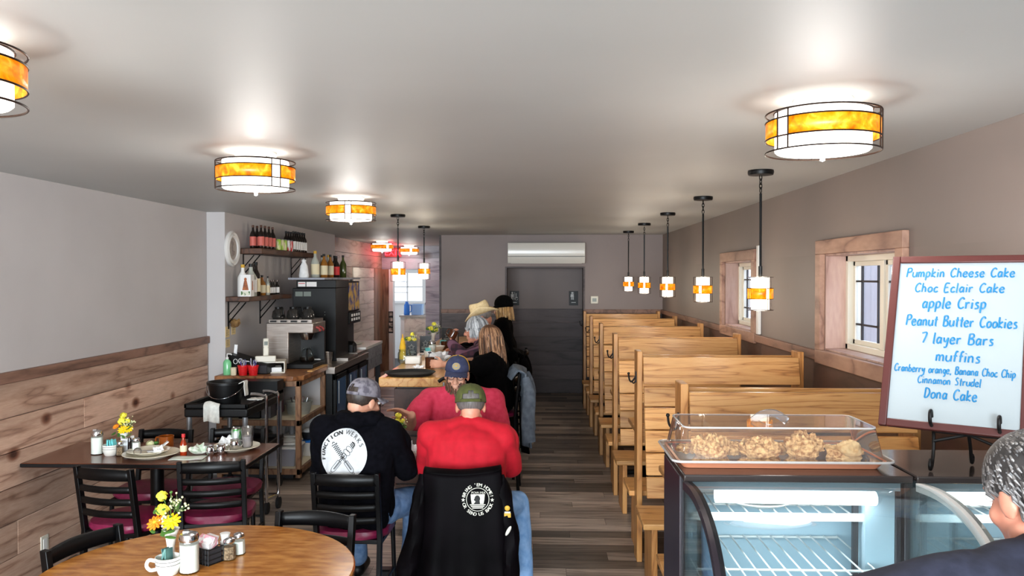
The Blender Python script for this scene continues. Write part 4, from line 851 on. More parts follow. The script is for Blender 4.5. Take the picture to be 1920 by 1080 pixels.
b = MB(); b.lathe([(0, .004), (.024, 0), (.032, .01), (.033, .02), (.033, .105), (.027, .118), (.027, .121), (.024, .119), (0, .117)], n=24); b.build('can_body', noisy('green_can_print', (60, 140, 60), (196, 204, 200), 14, (1, 1, .5), lo=.47, hi=.53, metal=.5, rough=.3), t)
b = MB(); b.lathe([(.0325, .1), (.027, .119), (.0275, .123), (.024, .12), (0, .119)], n=24); b.build('can_top', M['chrome'], t)
t = thing('plastic_cup', (-1.855, 5.06, TZ+.008), 0, 'clear plastic cup of ice water on the plate at the table end', 'cup')
b = MB(); b.lathe([(0, 0), (.032, 0), (.043, .125), (.044, .128), (.042, .128), (.031, .004), (0, .004)], n=24); b.build('cup', M['acrylic'], t)
b = MB(); b.lathe([(0, .005), (.031, .005), (.037, .07), (0, .072)], n=20); b.build('ice_water', glassy('ice_water', (226, 228, 238), .6, .3), t)
t = thing('carnation', (-2.47, 5.03, TZ), .3, 'fallen cream carnation lying on the wall table', 'flower')
b = MB(); rg = random.Random(2)
for i in range(26): d = V((rg.gauss(0, 1), rg.gauss(0, 1), rg.gauss(.2, .7))).normalized(); b.ell(V((0, 0, .026))+d*.022, (.014, .014, .003), frame(d), 7, 4)
b.build('petals', M['creamf'], t); b = MB(); b.tube([(.01, 0, .03), (.06, .02, .012), (.1, .03, .004)], .003, 5); b.ell((.035, 0, .035), (.016, .01, .01)); b.build('stem', M['leaf'], t)
# shared table set
def bowl(loc, r, mat, label, group='white bowls'):
    return place(MB().lathe([(0, 0), (r*.5, 0), (r*.55, .006), (r*.9, r*.55), (r, r*.75), (r*.95, r*.75), (r*.85, r*.55), (r*.5, .012), (0, .012)], n=32).build('bowl', mat, label=label, cat='bowl', group=group), loc)
bowl((-.765, 4.74, TZ), .078, M['china'], 'white bowl of crumpled napkins between the seated men')
crumple((-.765, 4.74, TZ+.035), .045, 'crumpled napkin inside the white bowl between the men', 11, None, .7)
bowl((-.655, 4.9, TZ), .07, M['china'], 'white bowl of turquoise packets beside the red shirt')
place(MB().box((0, 0, .0), (.05, .06, .04), (.2, .3, .3)).box((.01, .02, .012), (.05, .05, .03), (-.3, .2, .8)).build('sugar_packets', M['teal'], label='turquoise packets in the white bowl beside the red shirt', cat='packets'), (-.655, 4.9, TZ+.055))
place(MB().lathe([(0, 0), (.012, .0), (.016, .02), (.013, .05), (.018, .075), (0, .08)], n=14).build('napkin', M['paper'], label='twisted white napkin at the near edge of the shared table', cat='napkin'), (-.695, 4.62, TZ)).rotation_euler = (1.45, 0, .2)
rg = random.Random(9)
for i in range(4): place(MB().lathe([(0, 0), (.016, 0), (.021, .03), (0, .031)], n=14).build('creamer_cup', M['white'], label='white creamer cup in the cluster behind the napkin bowl', cat='creamer', group='creamer cups on the shared table'), (-.8+.05*i, 4.9+rg.uniform(-.02, .04), TZ))
# bar set
place(MB().lathe([(0, 0), (.17, 0), (.2, .022), (.205, .024), (.203, .028), (.196, .026), (.168, .006), (0, .006)], n=56).build('serving_tray', M['rubber'], label='round black serving tray at the near end of the slab bar', cat='tray'), (-1.02, 6.38, 1.055))
mug((-.925, 6.85, 1.055), -.3, M['brownmug'], 'brown mug in front of the brown haired woman', .04, .095)
place(MB().tube(crom([(0, 0, .03), (.004, 0, .12), (.012, 0, .125)], 3), .0035, 6).ell((.01, 0, .135), (.016, .006, .008)).build('spoon', M['dark'], label='spoon standing in the brown mug on the bar', cat='spoon'), (-.935, 6.85, 1.055))
crumple((-1.0, 6.72, 1.055), .04, 'white crumpled napkin behind the black tray', 21, None, .5)
t = thing('glass_pitcher', (-1.21, 7.25, 1.055), 0, 'clear glass jar beside the tall yellow bottle on the bar', 'jar')
b = MB(); b.lathe([(0, 0), (.05, 0), (.062, .02), (.06, .09), (.05, .11), (.053, .125), (.05, .125), (.047, .11), (.057, .09), (.058, .02), (0, .008)], n=26); b.build('jar', M['glass'], t)
b = MB(); b.tube(crom([(.058, 0, .1), (.1, 0, .1), (.1, 0, .04), (.06, 0, .03)], 4), .006, 6); b.build('handle', M['glass'], t)
t = thing('squeeze_bottle', (-1.285, 7.6, 1.055), 0, 'tall tapering yellow squeeze bottle on the bar', 'bottle')
b = MB(); b.lathe([(0, 0), (.032, 0), (.034, .01), (.03, .12), (.016, .19), (.012, .2), (0, .2)], n=20); b.build('body', M['gold'], t); b = MB(); b.cyl((0, 0, .2), (0, 0, .24), .008, .003); b.build('nozzle', M['gold'], t)
place(MB().box((0, 0, .035), (.14, .1, .07)).build('napkin_box', M['china'], bevel=.01, label='low white dish of packets left of the brown mug', cat='dish'), (-1.12, 7.2, 1.055))
def menu_card(loc, rz, label, w=.1, h=.17):
    t = thing('menu_holder', loc, rz, label, 'menu holder', 'black star menu cards on the bar')
    b = MB(); b.bx(-w/2-.006, w/2+.006, -.004, .004, 0, h+.006); b.bx(-w/2, w/2, -.04, .04, 0, .006); b.build('holder', M['acrylic'], t, bevel=.002)
    b = MB(); b.bx(-w/2, w/2, -.006, -.0045, .02, h); b.build('card', M['black'], t)
    b = MB(); pts = [(math.cos(PI/2+i*PI/5)*(.03 if i % 2 == 0 else .013), .115+math.sin(PI/2+i*PI/5)*(.03 if i % 2 == 0 else .013)) for i in range(10)]; b.tube([(x, -.0068, z) for x, z in pts], .0016, 4, True)
    b.bx(-.04, .04, -.0072, -.0065, .06, .064); b.bx(-.04, .02, -.0072, -.0065, .045, .048); b.bx(-.04, .03, -.0072, -.0065, .075, .078); b.build('star_print', M['pale'], t); return t
menu_card((-1.2, 7.6, 1.055), .15, 'black star menu card nearest on the bar, beside the yellow bottle')
menu_card((-1.13, 8.05, 1.055), .1, 'black star menu card in the middle of the bar', .11, .19)
menu_card((-1.04, 9.2, 1.055), -.1, 'black star menu card farthest along the bar, under the far flowers', .12, .2)
cup_of_packets((-1.06, 7.75, 1.055), .3, 'ivory cup of turquoise packets in front of the middle menu card', False, M['teal'])
cup_of_packets((-1.03, 8.7, 1.055), .3, 'ivory cup of turquoise packets below the farthest menu card', False, M['teal'])
sugar_jar((-1.05, 7.95, 1.055), 'glass sugar dispenser in front of the middle menu card on the bar')
bowl((-1.05, 8.3, 1.055), .09, M['china'], 'white bowl on the bar behind the plate of crumpled foil')
place(MB().lathe([(0, 0), (.08, 0), (.13, .016), (.13, .02), (.08, .006), (0, .006)], n=36).build('plate', M['plate'], label='cream plate with crumpled foil on the bar', cat='plate'), (-.9, 7.35, 1.055))
crumple((-.9, 7.35, 1.062), .085, 'crumpled white foil wrapper on the bar plate', 31, noisy('foil_paper', (214, 216, 220), (240, 240, 240), 14, rough=.4), .5, 'wrapper', 'foil_wrapper', None)
mug((-1.0, 8.6, 1.055), 0, M['brownmug'], 'dark brown mug beside the white bowl on the bar', .04, .09)
t = thing('drinking_glass', (-.93, 9.05, 1.055), 0, 'clear glass tumbler before the cowboy hat man', 'glass'); b = MB(); b.lathe([(0, 0), (.034, 0), (.042, .15), (.04, .15), (.032, .006), (0, .006)], n=24); b.build('tumbler', M['acrylic'], t)
t = thing('walking_cane', (-.62, 6.08, 0), 0, 'grey cane with black handle leaning at the bar corner', 'cane')
b = MB(); b.tube([(-.05, -.0, 0), (-.1, .05, 1.03)], .0085, 10); b.build('shaft', M['alum'], t); b = MB(); b.tube(crom([(-.14, .05, 1.035), (-.1, .05, 1.06), (-.06, .05, 1.055), (-.04, .05, 1.035)], 4), .018, 10, flat=.8); b.build('handle', M['black'], t); b = MB(); b.cyl((-.05, 0, 0), (-.052, .002, .04), .014); b.build('tip', M['rubber'], t)
# ---------------------------------------------------------------- bottles
def bottle(loc, h, r, glass, lab, cap, label, group, square=False, rz=0):
    t = thing('bottle', loc, rz, label, 'bottle', group); n = 4 if square else 18
    pr = [(0, 0), (r*.95, 0), (r, .005), (r, h*.56), (r*.85, h*.64), (r*.36, h*.78), (r*.32, h*.95), (0, h*.95)]
    b = MB(); b.lathe(pr, n=n); b.build('glass', glass, t)
    if lab: b = MB(); b.lathe([(r*1.005, h*.12), (r*1.02, h*.13), (r*1.02, h*.5), (r*1.005, h*.51)], n=n); b.build('label', lab, t)
    b = MB(); b.lathe([(0, h*.9), (r*.38, h*.9), (r*.38, h), (0, h)], n=14); b.build('cap', cap, t); return t
US = 2.118; g = 'beer bottles at the near end of the upper shelf'
for i in range(8):
    row, c = i//4, i % 4
    if i == 0: b0 = bottle((-2.72, 7.82, US), .23, .031, M['bottled'], M['pink'], M['brownmug'], 'brown beer bottle with pink label in the left six-pack of the upper shelf', g)
    else: dup(b0, (-2.72-.08*row, 7.82+.115*c, US), 0)
g = 'beer bottles at the far end of the upper shelf'; b1 = None
for i in range(12):
    row, c = i//6, i % 6
    if b1 is None: b1 = bottle((-2.72, 8.86, US), .23, .031, M['bottled'], M['whitel'], M['black'], 'dark beer bottle with white label on the far end of the upper shelf', g)
    else: dup(b1, (-2.72-.08*row, 8.86+.085*c, US), 0)
def can(loc, mat, label, group):
    t = thing('beverage_can', loc, 0, label, 'can', group); b = MB(); b.lathe([(0, 0), (.026, 0), (.031, .01), (.031, .112), (.026, .122), (0, .12)], n=20); b.build('body', mat, t)
    b = MB(); b.lathe([(.031, .112), (.0262, .1225), (.0235, .121), (0, .12)], n=20); b.build('lid', M['alum'], t); return t
gm = noisy('green_can', (160, 196, 70), (230, 224, 180), 30, (1, 1, .3), lo=.45, hi=.55, rough=.35); rm = noisy('red_can', (200, 40, 44), (230, 226, 224), 24, (1, 1, .3), lo=.45, hi=.52, rough=.35)
for i in range(3):
    if i == 0: c0 = can((-2.715, 8.32, US), gm, 'green and cream can in the middle of the upper shelf', 'green cans on the upper shelf')
    else: dup(c0, (-2.715, 8.32+.1*i, US))
for i in range(2):
    if i == 0: c0 = can((-2.715, 8.63, US), rm, 'red and white can beside the green cans on the upper shelf', 'red cans on the upper shelf')
    else: dup(c0, (-2.715, 8.63+.1*i, US))
LS = 1.655
bottle((-2.77, 7.46, LS), .30, .048, plain('milk_white_bottle', (226, 224, 220), rough=.25), None, M['goldp'], 'white liqueur bottle with gold cap on the lower shelf', None)
t = thing('gift_box', (-2.725, 7.41, LS), 0, 'white bottle box with an orange figure picture on the lower shelf', 'box'); b = MB(); b.bx(-.045, .045, 0, .085, 0, .2) if 0 else b.bx(-.05, .05, -.004, .09, 0, .205); b.build('carton', M['whitel'], t, bevel=.002)
b = MB(); b.prism([(-.012, .15), (.012, .15), (.03, .06), (-.03, .06)], -.0055, -.0045, 'y'); b.ell((0, -.005, .162), (.013, .001, .015)); b.prism([(.03, .06), (.055, .06), (.05, .14), (.035, .15)], .0505, .0515, 'x'); b.build('figure_print', noisy('orange_print', (196, 110, 60), (120, 70, 50), 30, rough=.7), t)
b = MB(); b.box((0, -.005, .03), (.085, .001, .04)); b.build('leaf_print', noisy('leafy_print', (70, 110, 60), (220, 220, 200), 40, lo=.4, hi=.5, rough=.7), t)
bottle((-2.75, 7.62, LS), .31, .055, M['bottlec'], M['whitel'], M['black'], 'clear bottle with big white label on the lower shelf', None)
bottle((-2.75, 7.76, LS), .33, .042, M['bottled'], M['cream'], M['black'], 'first dark bottle with cream label on the lower shelf', 'dark liquor bottles on the lower shelf')
bottle((-2.81, 7.84, LS), .31, .042, M['bottled'], M['cream'], M['black'], 'second dark bottle, behind the first one on the lower shelf', 'dark liquor bottles on the lower shelf')
bottle((-2.77, 7.98, LS), .2, .04, M['bottlea'], M['cardboard'], M['black'], 'amber flask bottle in the middle of the lower shelf', None)
bottle((-2.74, 8.07, LS), .19, .022, M['bottlec'], M['cream'], M['black'], 'slim clear bottle with cream neck on the lower shelf', None)
b0 = None
for i in range(3):
    if b0 is None: b0 = bottle((-2.75, 8.15, LS), .15, .024, M['bottled'], M['whitel'], M['brownmug'], 'one of three small bottles with white labels on the lower shelf', 'small white-label bottles on the lower shelf')
    else: dup(b0, (-2.75, 8.15+.06*i, LS))
bottle((-2.75, 8.39, LS), .15, .026, M['bottled'], M['whitel'], M['brownmug'], 'small dark bottle at the far end of the lower shelf', None)
t = thing('wall_card', (JX, 7.62, 1.99), 0, 'small white card tacked under the upper shelf near the plaque', 'card'); MB().bx(0, .004, -.035, .035, 0, .11).build('card', M['whitel'], t)
# ---------------------------------------------------------------- machines on the back counter
t = thing('coffee_brewer', (-2.38, 7.86, .95), 0, 'steel coffee brewer with red handles on the back counter', 'coffee maker')
b = MB(); b.bx(-.24, .22, -.2, .25, 0, .05); b.build('base', M['black'], t, bevel=.008)
b = MB(); b.bx(-.24, -.02, -.2, .25, .05, .36); b.build('tower', M['steel'], t, bevel=.008); b = MB(); b.bx(-.24, .22, -.2, .25, .345, .445); b.build('head', M['steel'], t, bevel=.008)
b = MB(); b.bx(-.02, .22, .2, .25, .05, .36); b.build('back_plate', M['black'], t)
b = MB(); b.lathe([(0, .27), (.05, .27), (.075, .33), (.075, .345), (0, .345)], c=(.1, .0, 0), n=24); b.build('brew_basket', M['chrome'], t)
b = MB(); b.lathe([(0, 0), (.065, 0), (.075, .02), (.06, .1), (.035, .125), (.04, .14), (0, .14)], c=(.1, 0, .052), n=24); cf = b.build('carafe', M['glass'], t); b = MB(); b.lathe([(0, .002), (.062, .002), (.07, .02), (.064, .05), (0, .052)], c=(.1, 0, .052), n=24); b.build('coffee', M['bottled'], cf)
b = MB(); b.tube(crom([(.12, -.05, .18), (.14, -.13, .17), (.14, -.14, .09), (.13, -.08, .075)], 4), .01, 8); b.build('carafe_handle', M['black'], t)
b = MB(); b.bx(-.22, .2, -.18, .23, .445, .475); b.build('warmer_rail', M['steel'], t)
b = MB()
for y in (-.1, .02): b.tube([(.22, y, .40), (.25, y, .385), (.265, y-.01, .36)], .011, 8)
b.build('tap_handles', plain('dull_red_handle', (150, 60, 60), rough=.4), t)
b = MB()
for i in range(4): b.bx(-.2+.1*i, -.14+.1*i, -.203, -.2, .452, .468)
b.build('vent_slots', M['black'], t)
for i, (x, y, lab) in enumerate(((-2.55, 7.82, 'glass coffee pot at the left end on top of the steel brewer'), (-2.41, 7.84, 'glass coffee pot in the middle on top of the steel brewer'), (-2.27, 7.86, 'glass coffee pot at the right end on top of the steel brewer'))):
    if i == 0:
        t = thing('coffee_pot', (x, y, 1.425), 0, lab, 'coffee pot', 'glass coffee pots on the brewer'); cp = t
        b = MB(); b.lathe([(0, 0), (.055, 0), (.065, .02), (.055, .075), (.03, .1), (.034, .115), (0, .115)], n=22); b.build('pot', glassy('smoky_glass', (120, 116, 112), .8, .12), t)
        b = MB(); b.lathe([(.031, .098), (.034, .1), (.034, .118), (0, .12)], n=20); b.build('collar', M['black'], t); b = MB(); b.tube(crom([(.03, -.03, .11), (.06, -.06, .11), (.07, -.07, .05), (.05, -.05, .03)], 4), .009, 8); b.build('handle', M['black'], t)
    else: dup(cp, (x, y, 1.425), 1.3*i, lab)
t = thing('drink_machine', (-2.39, 8.85, .93), 0, 'tall black beverage machine with two white notices behind the brewer', 'drink machine')
b = MB(); b.bx(-.25, .22, -.28, .28, .0, .79); b.build('cabinet', M['black'], t, bevel=.006); b = MB(); b.bx(-.2, .23, -.31, .28, .79, .875); b.build('header', M['black'], t, bevel=.006)
b = MB(); b.bx(-.18, -.1, -.3125, -.31, .805, .855); b.bx(-.09, .02, -.3125, -.31, .805, .855); b.build('notice', M['whitel'], t); b = MB(); b.bx(-.175, -.105, -.3135, -.3125, .835, .842); b.build('notice_bar', M['redl'], t)
b = MB(); b.bx(-.22, -.14, -.2825, -.28, .7, .75); b.bx(-.13, -.05, -.2825, -.28, .7, .75); b.build('display', M['lcd'], t)
b = MB()
for z in (.5, .53): b.ell((.1, -.281, z), .005)
b.build('lights', M['lcd'], t)
b = MB(); b.bx(.22, .34, -.24, .24, .0, .03); b.build('drip_tray', M['steel'], t)
t = thing('juice_dispenser', (-2.38, 9.5, .93), 0, 'juice dispenser with a blue and gold picture front and push buttons', 'drink machine')
b = MB(); b.bx(-.2, .12, -.3, .3, 0, .86); b.build('cabinet', M['dark'], t, bevel=.006); b = MB(); b.bx(.12, .19, -.3, .3, .5, .86); b.build('front_door', M['black'], t, bevel=.006)
b = MB(); b.bx(.19, .194, -.27, .27, .52, .84); b.build('picture', M['poster'], t); b = MB(); b.bx(.12, .21, -.28, .28, .36, .5); nb = b.build('dispense_block', M['black'], t, bevel=.008)
b = MB()
for y in (-.18, -.06, .06, .18):
    for z in (.41, .46): b.bx(.21, .214, y-.03, y+.03, z-.015, z+.015)
b.build('push_button', M['whitel'], nb); b = MB(); b.bx(-.14, .17, -.304, -.3, .6, .84); b.build('side_panel', M['alum'], t)
b = MB(); b.bx(.0, .3, -.3, .3, 0, .03); b.build('drip_tray', M['steel'], t)
t = thing('bottle_board', (-2.5, 8.6, 1.808), 0, 'grey wood board across the machines, holding liquor bottles', 'board'); b = MB(); b.bx(-.2, .2, 0, 1.75, 0, .022); b.build('plank', M['plankB'], t, bevel=.003); b = MB(); b.bx(.1, .13, 1.6, 1.63, -.82, 0); b.bx(-.15, -.12, 1.6, 1.63, -.82, 0); b.build('prop_leg', M['alum'], t)
BZ = 1.83; rg = random.Random(5)
sp = [(8.95, .30, .048, 'bottlec', 'cream', 'goldp', 'tall clear bottle with yellow cap, first on the board over the machines'), (9.1, .27, .042, 'bottlea', 'cream', 'black', 'amber bottle second on the board over the machines'), (9.24, .26, .04, 'bottlec', None, 'black', 'plain clear bottle third on the board over the machines'),
      (9.38, .27, .04, 'bottlea', 'cardboard', 'black', 'amber bottle with tan label fourth on the board over the machines'), (9.52, .27, .042, 'bottlec', 'pink', 'goldp', 'clear bottle with pink label on the board over the machines'), (9.66, .26, .04, 'bottled', 'redl', 'black', 'dark bottle with red label on the board over the machines'),
      (9.82, .27, .046, 'bottled', None, 'black', 'plain dark bottle next to last on the board over the machines'), (10.0, .28, .042, 'bottleg', None, 'black', 'green bottle last on the board over the machines')]
for i, (y, h, r, gl, lb, cp_, lab) in enumerate(sp): bottle((-2.5+.06*(i % 2), y, BZ), h, r, M[gl], M[lb] if lb else None, M[cp_], lab, 'liquor bottles on the board over the machines')
t = thing('paper_towel', (-2.56, 8.72, BZ), 0, 'white wrapped roll standing left of the bottles on the board', 'paper roll'); b = MB(); b.lathe([(0, 0), (.05, 0), (.055, .02), (.04, .13), (.02, .17), (.028, .19), (0, .21)], n=18); b.build('wrap', M['paper'], t)
t = thing('telephone', (-2.52, 7.36, 1.06), .3, 'white cordless phone standing on its base on the paper tray', 'telephone'); b = MB(); b.prism([(-.1, 0), (.1, 0), (.1, .02), (-.02, .05), (-.1, .055)], -.09, .09, 'x'); b.build('phone_base', M['offwhite'], t, bevel=.006)
b = MB(); b.box((0, .05, .12), (.05, .03, .17), (-.2, 0, 0)); hs = b.build('handset', M['offwhite'], t, bevel=.008); b = MB(); b.box((0, .03, .16), (.03, .008, .035), (-.2, 0, 0)); b.build('screen', M['lcd'], hs)
b = MB()
for i in range(3):
    for j in range(3): b.box((-.015+.015*i, .042-.002*j, .085+.018*j), (.009, .006, .01), (-.2, 0, 0))
b.build('keys', M['dark'], hs)
t = thing('paper_tray', (-2.5, 7.42, .95), .25, 'pale desk tray with papers under the phone', 'desk tray'); b = MB(); b.bx(-.14, .14, -.12, .14, .095, .108); b.bx(-.14, -.13, -.12, .14, 0, .1); b.bx(.13, .14, -.12, .14, 0, .1); b.bx(-.14, .14, -.12, .14, 0, .01); b.build('tray', M['offwhite'], t, bevel=.003)
b = MB(); b.box((0, 0, .03), (.2, .2, .04), (0, 0, .1)); b.box((-.15, -.05, .118), (.16, .14, .008), (.1, .1, .4)); b.build('papers', M['paper'], t)
t = thing('desk_organizer', (-2.68, 7.3, .95), -.1, 'black desk case behind the red baskets on the counter', 'desk case'); b = MB(); b.prism([(-.11, 0), (.1, 0), (.1, .1), (-.11, .185)], -.12, .3, 'x') if 0 else b.prism([(-.16, 0), (.22, 0), (.22, .09), (.04, .13), (-.16, .185)], -.05, .14, 'y'); b.build('case', M['black'], t, bevel=.006)
b = MB(); b.bx(.1, .22, -.053, -.05, .01, .08); b.build('drawer_face', M['dark'], t); b = MB(); b.box((-.13, .05, .2), (.03, .006, .12), (0, .1, 0)); b.build('paper_slip', M['paper'], t)
b = MB(); b.tube([(-.08+.02*math.cos(a), -.054, .115+.022*math.sin(a)) for a in [2*PI*i/12 for i in range(12)]], .003, 5, True); b.tube([(-.03+.02*math.cos(a), -.054, .12+.022*math.sin(a)) for a in [2*PI*i/12 for i in range(12)]], .003, 5, True); b.build('scissor_handles', M['whitel'], t)
for i, (x, lab) in enumerate(((-2.665, 'red plastic basket of pens nearer the soap bottle'), (-2.57, 'red plastic basket of pens beside the black case front'))):
    if i: dup(rb, (x, 7.165, .95), 0, lab); continue
    rb = t = thing('pen_basket', (x, 7.175, .95), 0, lab, 'basket', 'red pen baskets'); b = MB(); b.lathe([(0, 0), (.035, 0), (.047, .08), (.05, .082), (.05, .09), (.045, .09), (.034, .006), (0, .006)], n=20); b.build('basket', M['red'], t)
    b = MB()
    for z in (.025, .045, .065): b.tube([((.037+z*.13)*math.cos(2*PI*q/20), (.037+z*.13)*math.sin(2*PI*q/20), z) for q in range(20)], .002, 4, True)
    b.build('ribs', M['redl'], t); b = MB()
    for q in range(5): b.cyl((.01*math.cos(q*2), .01*math.sin(q*2), .02), (.03*math.cos(q*1.3), .03*math.sin(q*1.3), .13+.01*(q % 3)), .004, n=6)
    b.build('pens', noisy('pen_colours', (60, 60, 140), (200, 200, 210), 30, lo=.45, hi=.55, rough=.3), t)
t = thing('soap_bottle', (-2.82, 7.2, .95), .2, 'clear green soap pump bottle at the counter corner', 'soap bottle'); b = MB(); b.lathe([(0, 0), (.034, 0), (.036, .01), (.036, .11), (.026, .13), (.012, .14), (0, .14)], n=20, sy=.7); b.build('bottle', M['green'], t)
b = MB(); b.cyl((0, 0, .14), (0, 0, .16), .013); b.cyl((0, 0, .16), (0, 0, .19), .005); b.tube([(0, 0, .19), (.03, 0, .188), (.04, 0, .18)], .006, 6); b.build('pump', M['white'], t)
t = thing('tape_roll', (-2.75, 7.17, .95), 0, 'tan wrapped roll between soap and red basket', 'roll'); b = MB(); b.lathe([(0, 0), (.026, 0), (.028, .07), (.0, .072)], n=16); b.build('roll', M['cardboard'], t)
for y, z, lab in ((7.41, 1.275, 'upper left yellowed note on the wall under the shelf'), (7.56, 1.29, 'upper right yellowed note on the wall under the shelf'), (7.42, 1.18, 'lower yellowed note on the wall, below the pair')):
    t = thing('wall_note', (JX, y, z), 0, lab, 'note', 'yellowed notes under the lower shelf'); MB().bx(0, .002, -.05, .05, 0, .1 if z > 1.2 else .075).build('sheet', M['note'], t); b = MB()
    for k in range(4): b.bx(.002, .0024, -.035, .03-.01*(k % 2), .02+.014*k, .023+.014*k)
    b.build('writing', M['dark'], t)
crumple((-2.86, 7.49, 1.36), .045, 'small brown dried bouquet hung above the yellowed notes', 51, noisy('dried_leaves', (110, 80, 44), (150, 116, 70), 30, bmp=.4, rough=.9), .8, 'dried bouquet', 'dried_bouquet', None)
t = thing('paper_cup_stack', (-2.2, 8.35, .93), 0, 'steel cup of utensils beside a white stack at the cooler end', 'cup'); b = MB(); b.lathe([(0, 0), (.035, 0), (.05, .12), (.047, .12), (.033, .005), (0, .005)], n=20); b.build('cup', M['steel'], t)
place(MB().box((0, 0, .05), (.12, .22, .06)).build('filter_stack', M['paper'], bevel=.02, label='stack of white coffee filters on the cooler top', cat='filters'), (-2.26, 8.14, .93), .1)
t = thing('kitchen_timer', (-2.2, 9.35, .93), 0, 'small black box standing on the cooler top before the dispenser', 'box'); b = MB(); b.prism([(-.1, 0), (.1, 0), (.08, .12), (-.04, .16), (-.1, .12)], -.06, .06, 'x'); b.build('housing', M['black'], t, bevel=.01); b = MB(); b.bx(.06, .063, -.05, .05, .02, .1); b.build('panel', M['dark'], t)
place(MB().lathe([(0, 0), (.11, 0), (.14, .015), (.14, .02), (.1, .008), (0, .008)], n=32).build('plate', M['china'], label='white plate on the side counter past the cooler', cat='plate'), (-2.35, 10.1, .985))
# ---------------------------------------------------------------- inside the shelf unit
def bin_box(name, loc, d, mat, label, cat, taper=.9, lid=None, group=None):
    t = thing(name, loc, 0, label, cat, group); x, y, z = d[0]/2, d[1]/2, d[2]; k = taper; w = .004; b = MB()
    r = lambda s, h, i=0: [(-x*s+i, -y*s+i, h), (x*s-i, -y*s+i, h), (x*s-i, y*s-i, h), (-x*s+i, y*s-i, h)]
    b.loft([r(k, 0), r(1, z), r(1.04, z), r(1.04, z+.01), r(1, z+.01, w), r(k, .006, w)]); b.build('bin', mat, t, bevel=.002)
    if lid: b = MB(); b.loft([r(1.05, z+.01), r(1.05, z+.022), r(.98, z+.028)]); b.build('lid', lid, t, bevel=.003)
    return t
grb = plain('frosted_grey_plastic', (150, 150, 160), rough=.4)
bin_box('storage_bin', (-2.35, 7.35, .111), (.3, .28, .15), grb, 'grey plastic bin on the bottom shelf of the wood unit', 'bin', .88, M['white'])
bin_box('storage_bin', (-2.23, 7.75, .111), (.16, .22, .12), M['white'], 'white bin with blue lid on the bottom shelf, round the corner', 'bin', .9, M['blue'])
t = thing('wire_basket', (-2.23, 7.73, .267), 0, 'dark round basket of white cups above the blue lid', 'basket'); b = MB(); b.lathe([(0, 0), (.05, 0), (.075, .07), (.07, .07), (.046, .006), (0, .006)], n=20); b.build('basket', M['dark'], t); b = MB(); b.ell((0, 0, .07), (.06, .06, .035)); b.build('filters', M['paper'], t)
t = thing('cutting_board', (-2.28, 7.9, .111), 0, 'white rectangular lid leaning behind the basket in the wood unit', 'lid'); b = MB(); b.box((0, .03, .21), (.22, .012, .3), (-.12, 0, 0)); b.build('panel', M['white'], t, bevel=.02)
g = 'upside down bowls in the wood unit'
t = thing('bus_tub', (-2.38, 7.36, .301), 0, 'shallow pale tub on the grey bin holding upturned bowls', 'tub'); b = MB(); b.bx(-.17, .17, -.13, .13, 0, .022); b.build('tub', M['white'], t, bevel=.008)
for i, x in enumerate((-2.46, -2.3)):
    o = MB().lathe([(0, .055), (.03, .055), (.034, .05), (.068, 0), (.064, 0), (.03, .045), (0, .048)], n=24).build('bowl', M['china'], label='white upturned bowl stacked under the tray of glasses, %s' % ('left' if not i else 'right'), cat='bowl', group=g); place(o, (x, 7.34, .323))
t = thing('glass_tray', (-2.38, 7.36, .379), 0, 'thin white tray carrying rows of small glasses', 'tray'); b = MB(); b.bx(-.17, .17, -.13, .13, 0, .01); b.build('tray', M['white'], t, bevel=.003)
g0 = None
for i in range(8):
    x, y = -2.5+.08*(i % 4), 7.3+.1*(i//4)
    if g0 is None:
        g0 = thing('small_glass', (x, y, .389), 0, 'small clear glass on the thin tray in the wood unit', 'glass', 'small glasses on the tray'); b = MB(); b.lathe([(0, 0), (.022, 0), (.03, .07), (.028, .08), (.026, .08), (.02, .006), (0, .006)], n=16); b.build('tumbler', glassy('cloudy_glass', (220, 220, 222), .8, .25), g0)
    else: dup(g0, (x, y, .389))
t = thing('drink_crate', (-2.62, 7.42, .551), 0, 'black wire crate of clear jugs on the middle shelf', 'crate'); b = MB(); b.bx(-.1, .1, -.22, .22, .0, .012); b.bx(-.1, .1, -.22, -.2, 0, .25); b.bx(-.1, .1, -.22, .22, .235, .25); b.build('crate', M['black'], t, bevel=.003)
b = MB(); b.bx(.105, .19, -.2, .2, 0, .24); b.build('jug', glassy('smoky_plastic', (150, 148, 152), .6, .35), t); b = MB(); b.bx(.2, .23, -.05, .05, .02, .28); b.build('divider', M['redl'] if 0 else plain('plum_card', (110, 60, 76)), t)
t = thing('steel_tub', (-2.25, 7.48, .551), 0, 'oval steel tub with utensils on the middle shelf', 'tub'); b = MB(); b.lathe([(0, 0), (.1, 0), (.125, .11), (.13, .112), (.13, .12), (.12, .12), (.098, .008), (0, .008)], n=28, sy=.8); b.build('tub', noisy('galvanized', (168, 170, 160), (196, 198, 188), 12, metal=.6, rough=.35), t); b = MB()
for i in range(5): b.cyl((-.05+.025*i, 0, .02), (-.08+.04*i, .02, .15+.01*(i % 2)), .006, n=6)
b.build('utensils', M['chrome'], t)
